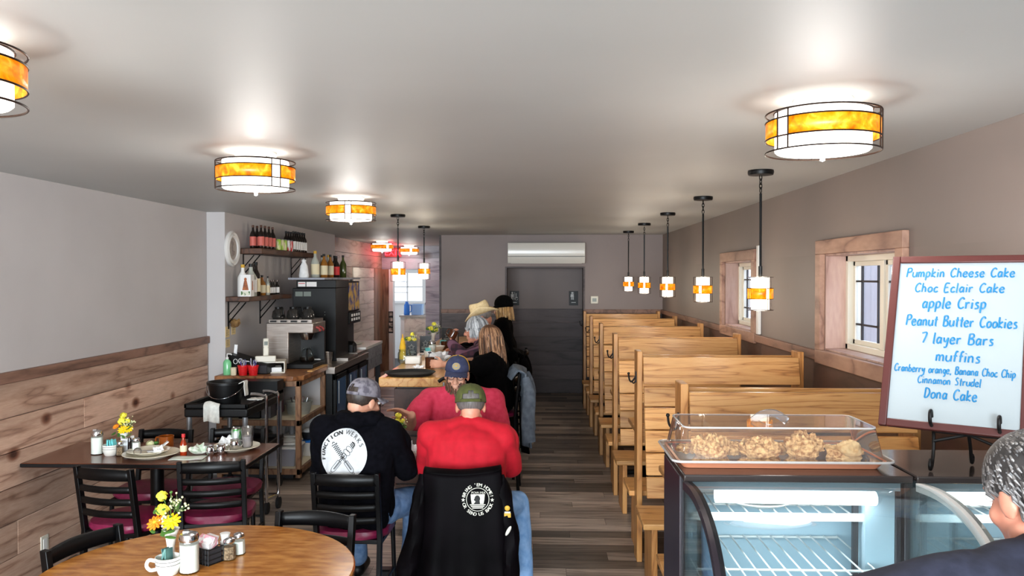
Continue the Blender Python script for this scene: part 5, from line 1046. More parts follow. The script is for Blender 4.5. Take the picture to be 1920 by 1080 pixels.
# ---------------------------------------------------------------- cookies under the clear cover, whiteboard on its easel
t = thing('pastry_tray', (.755, 2.63, 1.246), 0, 'peach tray with a clear rectangular cover on the display case', 'pastry tray')
def rr(hx, hy, z, r, n=5): return [(sx*(hx-r)+r*math.cos(a), sy*(hy-r)+r*math.sin(a), z) for sx, sy, a0 in ((1, 1, 0), (-1, 1, PI/2), (-1, -1, PI), (1, -1, 3*PI/2)) for a in [a0+PI/2*i/n for i in range(n+1)]]
b = MB(); b.loft([rr(.3, .125, 0, .02), rr(.318, .142, .024, .025), rr(.322, .146, .026, .025), rr(.312, .136, .024, .02), rr(.296, .12, .005, .02)]); b.build('tray', M['tray'], t)
b = MB(); b.loft([rr(.338, .162, .024, .03), rr(.338, .162, .029, .03), rr(.316, .14, .031, .03), rr(.3, .122, .118, .03), rr(.292, .114, .126, .025), rr(.1, .02, .1262, .01)], cap=True); cv = b.build('cover', M['acrylic'], t)
b = MB(); b.tube(rr(.338, .162, .027, .03), .004, 6, True); b.tube(rr(.297, .119, .124, .025), .003, 6, True); b.build('cover_rim', glassy('rim_acrylic', (244, 242, 240), .9, .45), cv)
b = MB(); b.tube(crom([(-.055, 0, .126), (-.02, 0, .148), (.02, 0, .148), (.055, 0, .126)], 5), .006, 8, flat=2.2); b.build('handle', glassy('handle_acrylic', (240, 244, 250), .8, .04), cv)
rg = random.Random(12); ck = None
def cookie(loc, r, h, kind, label, rot):
    global ck
    b = MB(); b.ell((0, 0, h/2), (r, r*.95, h/2), None, 54, 30); rg2 = random.Random(loc[0])
    b.v = [tuple(V(p)*(1+.16*noise.noise(V(p)*130+V((loc[0]*90, 0, 0)))+.16*noise.noise(V(p)*45+V((0, loc[1]*50, 0))))) for p in b.v]
    t = thing('cookie', loc, rot, label, 'cookie', 'oat cookies under the clear cover' if kind != 'pale' else 'pale cookies under the clear cover')
    b.build('cookie_body', M['crumb'] if kind == 'pale' else M['cookie'], t, angle=60)
    if kind == 'choc': b = MB(); b.ell((r*.2, -r*.7, h*.3), (r*.5, r*.35, h*.3), None, 14, 8); b.build('chocolate', M['choc'], t)
    return t
for x, y, r, h, k, lab in ((-.2, -.055, .06, .085, 'oat', 'big mounded oat cookie at the left end under the cover'), (-.045, -.05, .062, .075, 'oat', 'paler mounded oat cookie second from the left under the cover'), (.095, -.05, .062, .088, 'choc', 'tallest oat cookie, third mound under the cover'), (.178, -.05, .04, .035, 'choc', 'low chocolate topped cookie right of the third mound'),
        (-.11, .05, .055, .035, 'oat', 'oat cookie lying behind the left mounds'), (.04, .06, .055, .035, 'choc', 'oat cookie lying behind the middle mounds'), (-.25, .05, .045, .03, 'choc', 'dark cookie in the far left corner of the tray'),
        (.245, -.02, .04, .06, 'pale', 'pale round cookie heaped at the right end'), (.2, -.085, .034, .02, 'pale', 'small pale ring cookie at the front right'), (.265, .02, .04, .04, 'choc', 'cookie with dark filling in the right corner'), (.21, .05, .045, .03, 'pale', 'pale cookie behind the right heap')):
    cookie((.755+x, 2.63+y, 1.253), r, h, k, lab, x*9)
t = thing('tablet_stand', (1.115, 2.66, 1.246), -.2, 'small clear stand beside the pastry tray', 'stand') if 0 else None
# easel and board: board frame turned 33 deg, leaning back
th = R(-35); lean = R(21); bl = V((1.085, 2.585, 1.368)); U = V((math.cos(th), math.sin(th), 0)); N = V((math.sin(th)*1.0, -math.cos(th), 0)); Up = (V((0, 0, 1))*math.cos(lean)-N*math.sin(lean)); Nn = U.cross(Up); Nn = Nn if Nn.y < 0 else -Nn
BW, BH = .405, .575
t = thing('whiteboard', tuple(bl), 0, 'framed whiteboard listing desserts in blue marker on the case', 'whiteboard')
def bp(u, v, d=0): return U*(u*BW)+Up*(v*BH)+Nn*d
def slab(b, u0, u1, v0, v1, d0, d1): b.loft([[bp(u0, v0, d), bp(u1, v0, d), bp(u1, v1, d), bp(u0, v1, d)] for d in (d0, d1)])
b = MB(); slab(b, .02, .98, .015, .985, -.008, .004); b.build('board', M['board'], t)
fw, fh = .024/BW, .024/BH; b = MB(); slab(b, 0, fw, 0, 1, -.012, .012); slab(b, 1-fw, 1, 0, 1, -.012, .012); slab(b, fw, 1-fw, 0, fh, -.012, .012); slab(b, fw, 1-fw, 1-fh, 1, -.012, .012); b.build('frame', M['boardf'], t, bevel=.003)
GL = {
 'P': (5, ['0 0 .4 9.5', '.3 9.4 3 9.8 4.6 8 3.4 5.6 .4 5']), 'u': (5, ['0 5.4 0 1.6 1.4 0 3.2 .6 4 2.4', '4 5.4 4.1 0']), 'm': (7.2, ['0 5.4 .1 0', '.1 3.6 1.4 5.4 2.8 4.4 2.9 0', '2.9 3.6 4.4 5.4 5.8 4.4 6.1 0']),
 'p': (5, ['.2 5.4 0 -3.6', '.2 4.4 2 5.6 3.8 4.2 3.4 1 1.4 0 .2 1.2']), 'k': (4.6, ['.2 9.5 0 0', '3.6 5.6 .3 2.6 3.8 0']), 'i': (2, ['.4 5.2 .3 0', '.6 7.4 .7 7.9']), 'n': (5, ['0 5.4 .1 0', '.1 3.4 1.8 5.5 3.4 4.4 3.7 0']),
 'C': (5.6, ['4.8 8 3.2 9.6 .9 7.6 0 4 1 .8 3 0 5 1.4']), 'h': (5, ['.3 9.6 0 0', '.1 3.4 1.8 5.5 3.4 4.2 3.7 0']), 'e': (4.8, ['.2 2.8 3.6 3.2 3 5.2 1.4 5.4 0 3 .8 .4 2.4 0 4 1']), 's': (4, ['3 5 1.4 5.4 .6 4 2.6 2.2 2.4 .4 0 0']),
 'a': (5, ['3.4 5 1.4 5.4 0 2.8 .8 .2 2.6 .8 3.6 3.4', '3.6 5.4 3.6 1 4.4 0']), 'K': (5, ['.2 9 0 0', '4 8 .3 3.6 4.2 0']), 'o': (4.8, ['2 5.4 .2 3.8 .4 .8 2 0 3.8 1.4 3.6 4.4 2 5.4']), 'c': (4.4, ['3.6 4.6 2 5.4 .2 3.4 .6 .6 2.4 0 4 1']),
 'E': (5, ['4.4 9.4 .4 9 0 0 4.2 .2', '.2 4.8 3.4 5']), 'l': (2, ['.5 9.6 .3 .4 1 0']), 'r': (4, ['0 5.4 .2 0', '.2 3.2 1.4 5 3.2 5']), 'B': (5.4, ['.2 9.4 0 0', '.2 9.4 3.4 9.4 3.8 6.6 .4 5 3.6 4.6 4.4 1.4 2.6 0 0 .2']), 't': (3.6, ['1.6 8.6 1.4 .8 2.6 .2', '0 5.8 3.2 5.9']),
 '7': (5, ['0 8.8 4.4 9.2 2 0', '.6 4.6 3.6 4.8'][:1]), 'y': (4.8, ['0 5.4 .6 2 2.4 2 3.6 5.2', '3.8 5.4 3 -2.6 .8 -3.4']), 'f': (3.6, ['3.4 9 2 9.4 1.2 7 1 0', '0 5 3 5.2']), 'g': (4.8, ['3.4 5 1.2 5.2 .2 2.4 1.6 .4 3.4 2', '3.6 5.4 3.4 -2.6 1 -3.4']), ',': (1.8, ['.8 .6 .2 -1.4']),
 'd': (5, ['3.4 4.8 1.4 5.4 0 2.6 1 .2 3 1.2', '3.8 9.4 3.6 0']), 'b': (4.8, ['.2 9.4 0 .2', '.1 3.4 2 5.2 3.8 3.4 3 .4 0 .4']), 'S': (5, ['4.2 8.6 2 9.4 .6 7.2 3.6 3.6 3 .6 0 .6']), 'D': (5.6, ['.4 9.2 .2 0', '.2 9.2 3.6 8.4 4.8 4.8 3 .8 .2 0']), ' ': (4, []), 'A': (5, [])}
lines = [('Pumpkin Cheese Cake', .07, .93, .875, .03), ('Choc Eclair Cake', .15, .86, .785, .03), ('apple Crisp', .22, .73, .69, .036), ('Peanut Butter Cookies', .1, .965, .585, .034), ('7 layer Bars', .23, .8, .485, .034), ('muffins', .36, .71, .385, .034), ('Cranberry orange, Banana Choc Chip', .035, .965, .315, .024), ('Cinnamon Strudel', .23, .72, .255, .024), ('Dona Cake', .29, .7, .175, .032)]
for txt, u0, u1, v, hgt in lines:
    u0, u1 = .052+u0*.885, .052+u1*.885
    tot = sum(GL[c][0]+1.1 for c in txt); sx = (u1-u0)*BW/tot; sy = hgt/9.5; x = 0; b = MB()
    for c in txt:
        wd, st = GL[c]
        for s in st:
            q = [float(a) for a in s.split()]; pts = [(q[i], q[i+1]) for i in range(0, len(q), 2)]
            p3 = [U*(u0*BW+(x+px+py*.08)*sx)+Up*(v*BH+py*sy)+Nn*.0052 for px, py in pts]; b.tube(crom(p3, 4), .0026*(hgt/.034)**.8, 5)
        x += wd+1.1
    b.build('handwriting', M['ink'], t)
t = thing('board_easel', (1.3, 2.47, 1.246), th, 'black wrought iron scroll easel under the whiteboard', 'easel')
def scroll(b, pts, r=.0055): b.tube(crom(pts, 5), r, 8)
b = MB()
for x in (-.09, .09):
    b = MB(); scroll(b, [(x, -.035, .165), (x, -.045, .185), (x, -.06, .18), (x, -.06, .155), (x, -.03, .135), (x, .0, .11), (x, .0, .06), (x, -.02, .02), (x, -.045, .006), (x, -.06, .02), (x, -.05, .035), (x, -.04, .025)]); b.build('front_leg', M['iron'], t)
b = MB(); b.tube([(-.09, .0, .085), (0, .03, .11), (.09, .0, .085)], .005, 8); b.tube([(-.09, 0, .115), (.09, 0, .115)], .004, 6); b.build('crossbar', M['iron'], t)
b = MB(); scroll(b, [(0, .03, .13), (0, .05, .1), (0, .085, .06), (0, .11, .015), (0, .13, .008), (0, .14, .02), (0, .13, .03)]); b.build('rear_leg', M['iron'], t)
# food in the second case
place(MB().lathe([(0, 0), (.09, 0), (.11, .02), (.11, .024), (.085, .006), (0, .006)], n=32).build('plate', M['china'], label='white plate in the case behind the grey haired man', cat='plate'), (1.34, 2.38, .962))
place(MB().ell((0, 0, .03), (.07, .06, .032)).build('cake_slice', M['crumb'], label='pale cake on the white plate in the case', cat='cake'), (1.34, 2.38, .968))
place(MB().lathe([(0, 0), (.09, 0), (.112, .012), (.112, .016), (.09, .006), (0, .006)], n=40).build('plate', M['china'], label='white platter on the top rack of the case under the cookies', cat='plate'), (.72, 2.645, 1.105))
# kitchen pass counter
t = thing('pass_counter', (-2.55, 16.1, 0), 0, 'grey topped kitchen counter with whitewashed front beyond the doorway', 'counter'); b = MB(); b.bx(-.2, .5, -.25, .35, 1.04, 1.075); b.build('worktop', M['steel'], t); b = MB(); b.bx(-.18, .48, -.2, .3, 0, 1.04); b.build('body', M['white'], t)
b = MB()
for k in range(3): b.bx(-.1, .48, -.22, -.2, .15+k*.3, .44+k*.3)
b.build('front_boards', M['plankW'], t, bevel=.004)
t = thing('water_jug', (-2.62, 16.0, 1.075), 0, 'blue jug on the kitchen counter beyond the doorway', 'jug'); b = MB(); b.lathe([(0, 0), (.055, 0), (.06, .02), (.055, .2), (.03, .24), (.03, .27), (0, .27)], n=20); b.build('jug', M['blue'], t); b = MB(); b.tube(crom([(.05, 0, .2), (.09, 0, .19), (.09, 0, .08), (.055, 0, .06)], 4), .01, 6); b.build('handle', M['blue'], t)
bin_box('storage_bin', (-2.43, 16.15, 1.075), (.22, .3, .2), M['bluel'], 'pale blue tub beside the jug on the kitchen counter', 'bin')
t = thing('kitchen_faucet', (-2.25, 16.0, 1.075), 0, 'white curved faucet at the end of the kitchen counter', 'faucet'); b = MB(); b.tube(crom([(0, 0, 0), (0, 0, .2), (.03, -.06, .26), (.05, -.13, .22), (.05, -.14, .16)], 5), .014, 8); b.build('spout', M['chrome'], t); b = MB(); b.lathe([(0, 0), (.035, 0), (.03, .03), (0, .035)], n=16); b.build('base', M['chrome'], t)
t = thing('range_hood', (-2.17, 17.3, 1.5), 0, 'grey curved kitchen hood glimpsed beyond the doorway', 'hood'); b = MB(); b.lathe([(0, 0), (.12, .02), (.16, .1), (.17, .5), (0, .5)], n=24); b.build('hood', M['alum'], t)
t = thing('kitchen_shelf', (-3.1, 17.0, 1.5), 0, 'white shelf rack in the kitchen beside the bright window', 'shelf'); b = MB()
for z in (0, .22, .44): b.bx(-.02, .34, -.1, .1, z, z+.015)
for x in (-.02, .33): b.bx(x, x+.012, -.1, -.088, -1.5, .6)
b.build('rack', M['white'], t)
t = thing('card_strip', (DX0-.01, 15.44, .75), 0, 'dark hanging strip of cards on the kitchen door post', 'card strip'); b = MB(); b.bx(-.045, .045, 0, .008, 0, .42); b.build('strip', M['black'], t); b = MB()
for k in range(4): b.bx(-.035, .035, -.003, 0, .03+k*.1, .1+k*.1)
b.build('card', noisy('dark_cards', (110, 100, 90), (200, 190, 176), 20, lo=.45, hi=.6, rough=.7), t)
# ---------------------------------------------------------------- people
def headM(c, fwd, up=(0, 0, 1)):
    f = V(fwd).normalized(); r = f.cross(V(up)).normalized(); u = r.cross(f); m = Matrix((r, f, u)).transposed().to_4x4(); m.translation = V(c); return m
def add_head(b, H, k=1.0, jaw=1.0):
    m3 = H.to_3x3(); P = lambda x, y, z: H@V((x*k, y*k, z*k)); E = lambda p, r, n=(14, 9): b.ell(P(*p), tuple(a*k for a in r), m3, *n)
    E((0, -.014, .032), (.075, .094, .086), (20, 12)); E((0, .03, -.03), (.058*jaw, .06, .08), (18, 12)); E((0, .034, -.08), (.046*jaw, .05, .036)); E((0, .073, -.098), (.02, .017, .017)); E((0, -.05, -.03), (.055, .05, .06))
    for s in (-1, 1):
        E((s*.034, .06, -.032), (.024, .024, .024)); E((s*.077, -.006, -.008), (.011, .022, .033)); E((s*.03, .072, .024), (.024, .014, .009)); E((s*.013, .1, -.034), (.01, .01, .008)); E((s*.052, .0, -.07), (.014, .035, .03))
    b.caps(P(0, .084, .016), P(0, .104, -.026), .009*k, .013*k); b.ell(P(0, .108, -.032), .0125*k)
    E((0, .087, -.058), (.024, .010, .0065)); E((0, .085, -.069), (.02, .010, .0065))
def add_hand(b, w, d, n, s, curl=.5, spread=.1, k=1.0):
    """w wrist, d hand direction, n palm normal, s thumb side sign"""
    d = V(d).normalized(); n = V(n); n = (n-d*n.dot(d)).normalized(); x = d.cross(n)*s
    w = V(w)
    for o in (-.028, -.01, .01, .028): b.caps(w+x*o*.5+d*.012, w+d*.085*k+x*o, .0135, .0115)
    for o, L in ((.031, .066), (.0105, .076), (-.0105, .07), (-.031, .055)):
        p = w+d*.088*k+x*o; a = 0; q = d+x*(o*spread*10)
        for seg, f in enumerate((.45, .32, .23)):
            a += curl*(.55 if seg == 0 else .8); e = (q*math.cos(a)+n*math.sin(a)).normalized(); p2 = p+e*L*f*1.05; b.caps(p, p2, .0088-.0008*seg, .0082-.0008*seg); p = p2
    p = w+d*.03+x*.026; e1 = (d*.62+x*.62+n*.4).normalized(); p1 = p+e1*.042; e2 = (d*.85+x*.25+n*.45).normalized(); p2 = p1+e2*.034; b.caps(p, p1, .013, .0105); b.caps(p1, p2, .0102, .009); b.caps(p2, p2+e2*.018, .009, .007)
def torso(b, J, o, k):
    pel, che, nec = V(J['pel']), V(J['che']), V(J['nec']); sh = (V(J['shR'])-V(J['shL'])).normalized(); hp = (V(J['hipR'])-V(J['hipL'])).normalized()
    for s in (-1, 1):
        b.caps(pel+hp*.085*s*k, che+sh*.08*s*k-V((0, 0, .04)), .098*k+o, .108*k+o); b.caps(che+sh*.085*s*k, (V(J['shR']) if s > 0 else V(J['shL']))-sh*s*.035-V((0, 0, .0)), .1*k+o, .062+o)
        b.caps(nec, (V(J['shR']) if s > 0 else V(J['shL']))-sh*s*.02+V((0, 0, .006)), .052+o*.6, .05+o)
    b.caps(pel, che, .11*k+o, .115*k+o); b.caps(che, nec, .1*k+o*.8, .06+o*.4)
    if J.get('belly'): b.ell((pel+che)/2+V(J['f'])*.07, (.14*k+o, .13*k+o, .15+o))
def figure(name_label, loc, J, body='skin', top=None, sleeve=1.0, pants='jeans', shoe='black', k=1.0, hk=1.0, jaw=1.0, vox=.0065, oT=.018, wr=.006, hands=None, shirt_name='shirt', legs=True, topmats=None, ak=1.0):
    root = thing('person', loc, 0, name_label, 'person'); o = -V(loc); f = V(J['f']); r = V((f.y, -f.x, 0)); J = dict(J); hw = .095*k
    J.setdefault('hipR', tuple(V(J['pel'])+r*hw)); J.setdefault('hipL', tuple(V(J['pel'])-r*hw))
    b = MB(); b.M = Matrix.Translation(o); H = headM(J['head'], J['hf'], J.get('hu', (0, 0, 1))); add_head(b, H, hk, jaw); torso(b, J, 0, k)
    b.caps(J['nec'], H@V((0, -.02, -.06)), .056*k**.5, .054)
    for s in 'LR':
        S_, E_, W_ = V(J['sh'+s]), V(J['el'+s]), V(J['wr'+s]); b.caps(S_, E_, .052*ak, .04*ak); b.caps(E_, W_, .041*ak, .027)
        hd = (hands or {}).get(s, {}); add_hand(b, W_, hd.get('d', (W_-E_)), hd.get('n', (0, 0, -1)), hd.get('s', 1 if s == 'L' else -1), hd.get('curl', .45), hd.get('spread', .08))
        if legs:
            hp, kn, an = V(J['hip'+s]), V(J['kn'+s]), V(J['an'+s]); b.caps(hp, kn, .083*k, .056); b.caps(kn, an, .054, .036); b.caps(an, an+f*.12-V((0, 0, an.z-.04)), .036, .03)
    bd = melt(b, 'body', M[body], root, vox, 5)
    if top:
        b = MB(); b.M = Matrix.Translation(o); torso(b, J, oT, k)
        for s in 'LR':
            S_, E_, W_ = V(J['sh'+s]), V(J['el'+s]), V(J['wr'+s])
            if sleeve >= 1: b.caps(S_, E_, .054*ak+oT, .044*ak+oT); b.caps(E_, E_.lerp(W_, min(1, sleeve-.0) if sleeve < 1 else .93), .044*ak+oT, .034+oT*.6)
            else: b.caps(S_, S_.lerp(E_, sleeve), .056*ak+oT, .056*ak+oT)
        J['_top'] = melt(b, shirt_name, M[top], root, .011, 3, wr, 8)
    if legs:
        b = MB(); b.M = Matrix.Translation(o)
        for s in 'LR':
            hp, kn, an = V(J['hip'+s]), V(J['kn'+s]), V(J['an'+s]); b.caps(hp, kn, .088*k+.014, .064+.012); b.caps(kn, an+V((0, 0, .03)), .064+.012, .05+.012)
        b.caps(J['hipL'], J['hipR'], .1*k+.01, .1*k+.01); melt(b, 'trousers', M[pants], root, .012, 3, .006, 10)
        for s in 'LR':
            an = V(J['an'+s])+o; b = MB(); zf = max(.05, an.z-.05); b.caps((an.x, an.y, zf), (an.x+f.x*.15, an.y+f.y*.15, zf-.005), .046, .04); b.bx(0, 0, 0, 0, 0, 0) if 0 else None; sh_ = melt(b, 'shoe', M[shoe], root, .01, 3)
    for s in (-1, 1):
        b = MB(); b.M = Matrix.Translation(o)@H; b.ell((s*.031*hk, .0785*hk, .006*hk), .0115*hk, None, 12, 8); e = b.build('eye', M['eyew'], root); b = MB(); b.M = Matrix.Translation(o)@H; b.ell((s*.031*hk, .0875*hk, .005*hk), (.0055, .0035, .0055), None, 10, 6); b.build('iris', M['iris'], e)
    return root, Matrix.Translation(o)@H, J
def HB(T): b = MB(); b.M = T; return b
def cap(root, T, m1, m2=None, back_open=False, patch=None, k=1.0):
    b = HB(T); n = 32; rings = []; C = V((0, -.012, .03))
    for i in range(9):
        t = PI/2*i/8; rr = math.cos(t)**.75 if i < 8 else .02; rings.append([C+V((.083*k*rr*math.cos(2*PI*j/n), .103*k*rr*math.sin(2*PI*j/n), .002+.1*k*math.sin(t)**.9)) for j in range(n)])
    vs = [p for q in rings for p in q]; fs = []; cols = []
    for i in range(8):
        for j in range(n):
            a = 2*PI*(j+.5)/n
            if back_open and abs(a-1.5*PI) < .62 and i < 3-int(abs(a-1.5*PI)*4): continue
            fs.append((i*n+j, i*n+(j+1) % n, (i+1)*n+(j+1) % n, (i+1)*n+j)); cols.append(1 if (m2 and (math.sin(a) < .15)) else 0)
    b.add(vs, fs); b.mi = cols; crown = b.build('cap', [m1, m2 or m1], root, solid=.003)
    b = HB(T)
    for q in range(6):
        a = q*PI/3+PI/6; b.tube([C+V((.0835*k*math.cos(t)**.75*math.cos(a), .1035*k*math.cos(t)**.75*math.sin(a), .003+.1*k*math.sin(t)**.9)) for t in [PI/2*i/8 for i in range(1, 8)]], .0012, 4)
    b.build('seam', m1, crown)
    b = HB(T); b.grid(lambda u, w: tuple(C+V(((.08+.004*w)*k*math.sin((u-.5)*2.3), (.098*math.cos((u-.5)*2.3))*k+.078*w*math.cos((u-.5)*2.0), .008-.05*(u-.5)**2*4*(.25+.75*w)*.55-.012*w))), 16, 6); b.build('brim', m1, crown, solid=.004)
    b = HB(T); b.ell(C+V((0, 0, .102*k)), (.009, .009, .005)); b.build('button', m1, crown)
    if back_open: b = HB(T); b.grid(lambda u, w: tuple(C+V((.085*k*math.cos(1.5*PI+(u-.5)*1.4), .105*k*math.sin(1.5*PI+(u-.5)*1.4), .0+.017*w))), 12, 2); b.build('strap', m1, crown, solid=.003)
    if patch:
        b = HB(T); m = frame(V((0, 1, .42))); c0 = C+V((0, .096*k, .05*k)); b.lathe([(0, .004), (.024, .002), (.026, -.004), (0, -.006)], c=c0, n=24, M=m, sx=1.1); b.build('patch', patch[0], crown)
        b = HB(T); b.tube([c0+m@V((.02*math.cos(2*PI*i/20), .018*math.sin(2*PI*i/20), .004)) for i in range(20)], .0018, 5, True); b.box(c0+m@V((0, 0, .005)), (.02, .003, .004)); b.box(c0+m@V((0, .006, .005)), (.012, .003, .006)); b.build('emblem', patch[1], crown)
    return crown
def glasses(root, T, mat=None):
    b = HB(T)
    for s in (-1, 1):
        b.tube([(s*.032+.021*math.cos(a), .1, .004+.016*math.sin(a)) for a in [2*PI*i/18 for i in range(18)]], .0018, 5, True); b.tube([(s*.053, .098, .008), (s*.074, .06, .012), (s*.08, -.005, .008)], .0016, 5)
    b.tube([(-.012, .101, .006), (0, .105, .009), (.012, .101, .006)], .0018, 5); b.build('glasses', mat or M['black'], root)
def strands(root, T, name, mat, n, top, reach, r=.006, seed=1, base=None, side=None, wave=.012, under=False):
    """locks from the crown falling along the skull; angle 0 = front"""
    rg = random.Random(seed); b = HB(T)
    if base: b.ell((0, -.016, .036), base, None, 22, 14)
    for i in range(n):
        a = rg.uniform(*side) if side else rg.uniform(-PI, PI); d = V((math.sin(a), math.cos(a), 0)); L = reach(a)*rg.uniform(.85, 1.06); q = rg.uniform(0, .35)
        p0 = V((d.x*.02, d.y*.03-.01, top)); p1 = V((d.x*(.07), d.y*.085-.016, .085)); p2 = V((d.x*.09, d.y*.108-.02, .02)); ph = rg.uniform(0, 6.3)
        pts = [p2+V((0, 0, .02))-d*.012, p2] if under else [p0, p1, p2]; m = max(2, int(L/.05))
        for j in range(1, m+1): z = .02-L*j/m; w = wave*math.sin(ph+j*1.4); pts.append(V((d.x*(.092+.014*j/m)+w, d.y*(.106+.012*j/m)-.022+w*.6, z)))
        cp = crom(pts, 3); rs = [r*(.7+.5*math.sin(PI*min(1, t/len(cp)*1.1))) if t < len(cp)-2 else r*.35 for t in range(len(cp))]; b.tube(cp, rs, 6, flat=.6)
    return b.build(name, mat, root)
def cropped(root, T, mat, back=.1):   # short hair fitted to the skull
    b = HB(T); b.grid(lambda u, w: (lambda a, t: (.0785*math.cos(t)*math.sin(a), -.014+.098*math.cos(t)*math.cos(a), .034+.09*math.sin(t)))(2*PI*u, -.75*(.5-.5*math.cos(2*PI*u))+(PI/2+.75*(.5-.5*math.cos(2*PI*u)))*w if 0 else (lambda bk: (-.95*bk+.12*(1-bk))+(PI/2-(-.95*bk+.12*(1-bk)))*w)(.5-.5*math.cos(2*PI*u))), 30, 12, True); return b.build('hair', mat, root, solid=.008)
# man in the black hoodie
J = dict(f=(.05, 1, 0), pel=(-1.0, 4.37, .56), che=(-1.0, 4.42, .88), nec=(-.99, 4.45, 1.025), head=(-.985, 4.53, 1.13), hf=(.62, .75, -.22), shL=(-1.185, 4.42, .985), shR=(-.815, 4.42, .975), elL=(-1.215, 4.5, .76), wrL=(-1.08, 4.72, .785), elR=(-.745, 4.52, .75), wrR=(-.84, 4.72, .785), knL=(-1.12, 4.80, .53), knR=(-.72, 4.70, .53), anL=(-1.1, 4.86, .1), anR=(-.74, 4.68, .1))
root, T, J1 = figure('person in black hoodie with round white back print and grey camo cap, seated', (-1.0, 4.37, 0), J, 'skin', 'hoodie', 1.0, 'jeans', 'black', 1.0, oT=.026, wr=.014, shirt_name='hoodie', ak=1.05)
cropped(root, T, M['darkh']); cap(root, T, M['camo'], back_open=True); glasses(root, T)
b = MB(); b.M = Matrix.Translation(-V((-1.0, 4.37, 0)))
for i, (x, y, z, r) in enumerate(((-1.055, 4.38, 1.055, .066), (-.99, 4.365, 1.055, .066), (-.925, 4.385, 1.055, .066), (-1.075, 4.43, 1.065, .052), (-.9, 4.43, 1.065, .052), (-.99, 4.375, 1.07, .055))): b.ell((x, y, z), (r, r*.7, r*.62))
melt(b, 'hood', M['hoodie'], root, .01, 5, .012, 10)
HOOD = (root, J1['_top'])
# man in the red shirt
J = dict(f=(0, 1, 0), pel=(-.40, 4.38, .56), che=(-.395, 4.43, .885), nec=(-.39, 4.47, 1.01), head=(-.38, 4.535, 1.105), hf=(-.1, 1, -.22), shL=(-.595, 4.44, .955), shR=(-.195, 4.44, .955), elL=(-.63, 4.56, .765), wrL=(-.5, 4.78, .785), elR=(-.15, 4.54, .765), wrR=(-.28, 4.78, .785), knL=(-.58, 4.78, .53), knR=(-.12, 4.62, .53), anL=(-.55, 4.85, .1), anR=(-.08, 4.5, .1))
root, T, J2 = figure('person in bright red shirt and olive cap, seen from behind', (-.40, 4.38, 0), J, 'skinr', 'redt', 1.0, 'jeansl', 'black', 1.1, oT=.02, wr=.011, ak=1.12)
b = HB(T); b.ell((0, -.03, -.04), (.066, .066, .06)); b.build('hair', M['silver'] if 0 else M['skinr'], root) if 0 else None
cap(root, T@Matrix.Translation((0, -.004, -.012)), M['olive'], back_open=True, k=1.06); cropped(root, T, M['grey'])
# bearded man in the pink shirt, facing the viewer, right arm raised over the table
J = dict(f=(0, -1, 0), pel=(-.53, 5.62, .56), che=(-.53, 5.57, .90), nec=(-.535, 5.545, 1.045), head=(-.555, 5.50, 1.165), hf=(.0, -1, -.12), hu=(.06, 0, 1), shR=(-.745, 5.53, .99), shL=(-.31, 5.53, .99), elR=(-.86, 5.38, .845), wrR=(-.815, 5.16, .945), elL=(-.25, 5.42, .76), wrL=(-.38, 5.16, .785), knR=(-.64, 5.24, .53), knL=(-.42, 5.24, .53), anR=(-.65, 5.3, .1), anL=(-.4, 5.3, .1))
root, T, J3 = figure('bearded person in a pink shirt, glasses and navy and yellow cap, facing the viewer', (-.53, 5.62, 0), J, 'skin', 'pinkt', .78, 'jeans', 'black', 1.16, vox=.0055, oT=.022, wr=.009, ak=1.12, hands={'R': dict(d=(-.75, -.3, .35), n=(.1, -.35, -1), curl=.28, spread=.14)})
cap(root, T, M['navy'], M['gold'], patch=(M['patch'], M['goldp'])); glasses(root, T)
b = HB(T); rg = random.Random(4)
for i in range(150):
    a = rg.uniform(-1.25, 1.25); z = rg.uniform(-.115, -.05); rr = .062 if abs(a) > .9 else .07
    if abs(a) < .35 and -.072 < z < -.052: continue
    p = V((math.sin(a)*(.056+.01*abs(a)), .03+math.cos(a)*.058*(1 if z < -.07 else 1.02), z+abs(a)*.03)); q = p+V((math.sin(a)*.006, math.cos(a)*.012, -.02)); b.tube([p, p.lerp(q, .5)+V((0, .003, 0)), q], [.005, .004, .001], 5)
b.build('beard', M['beard'], root)
# four people along the bar, all facing the counter (towards -X)
def bar_J(x, y, zh, xh, arm=None, hf=(-1, .1, -.2), f=(-1, 0, 0), near=None):
    return dict(f=f, pel=(x, y, .79), che=(x-.06, y, 1.08), nec=(xh+.045, y, zh-.125), head=(xh, y, zh), hf=hf, shL=(x-.07, y-.17, zh-.19), shR=(x-.07, y+.17, zh-.19), elL=near[0] if near else (x-.2, y-.22, 1.07), wrL=near[1] if near else (x-.4, y-.1, 1.1), elR=(x-.22, y+.2, 1.09), wrR=(x-.42, y+.05, 1.1), knL=(x-.34, y-.1, .76), knR=(x-.34, y+.1, .76), anL=(x-.24, y-.12, .33), anR=(x-.24, y+.12, .33))
J = bar_J(-.33, 6.86, 1.302, -.415, hf=(-.75, .62, -.15), near=((-.52, 6.66, 1.09), (-.79, 6.76, 1.1)))
root, T, J4 = figure('person with long brown hair and black jacket, nearest at the bar', (-.33, 6.86, 0), J, 'skin', 'blackc', .60, 'blackc', 'black', .96, vox=.006, oT=.035, wr=.012, shirt_name='jacket', hands={'L': dict(d=(-1, .25, 0), n=(.2, 1, -.2), curl=.55, s=-1)})
strands(root, T, 'hair', M['brown'], 230, .125, lambda a: .2+.05*math.cos(a*2)-.1*(abs(a) < .6), .0075, 3, (.084, .102, .094), None, .014)
b = HB(Matrix.Translation(-V((-.33, 6.86, 0)))); b.caps((-.52, 6.66, 1.09), (-.62, 6.7, 1.095), .05, .046); b.build('cuff', M['blackc'], root)
J = bar_J(-.42, 7.45, 1.345, -.575, hf=(-1, -.12, -.12), near=((-.66, 7.27, 1.1), (-.80, 7.36, 1.235)))
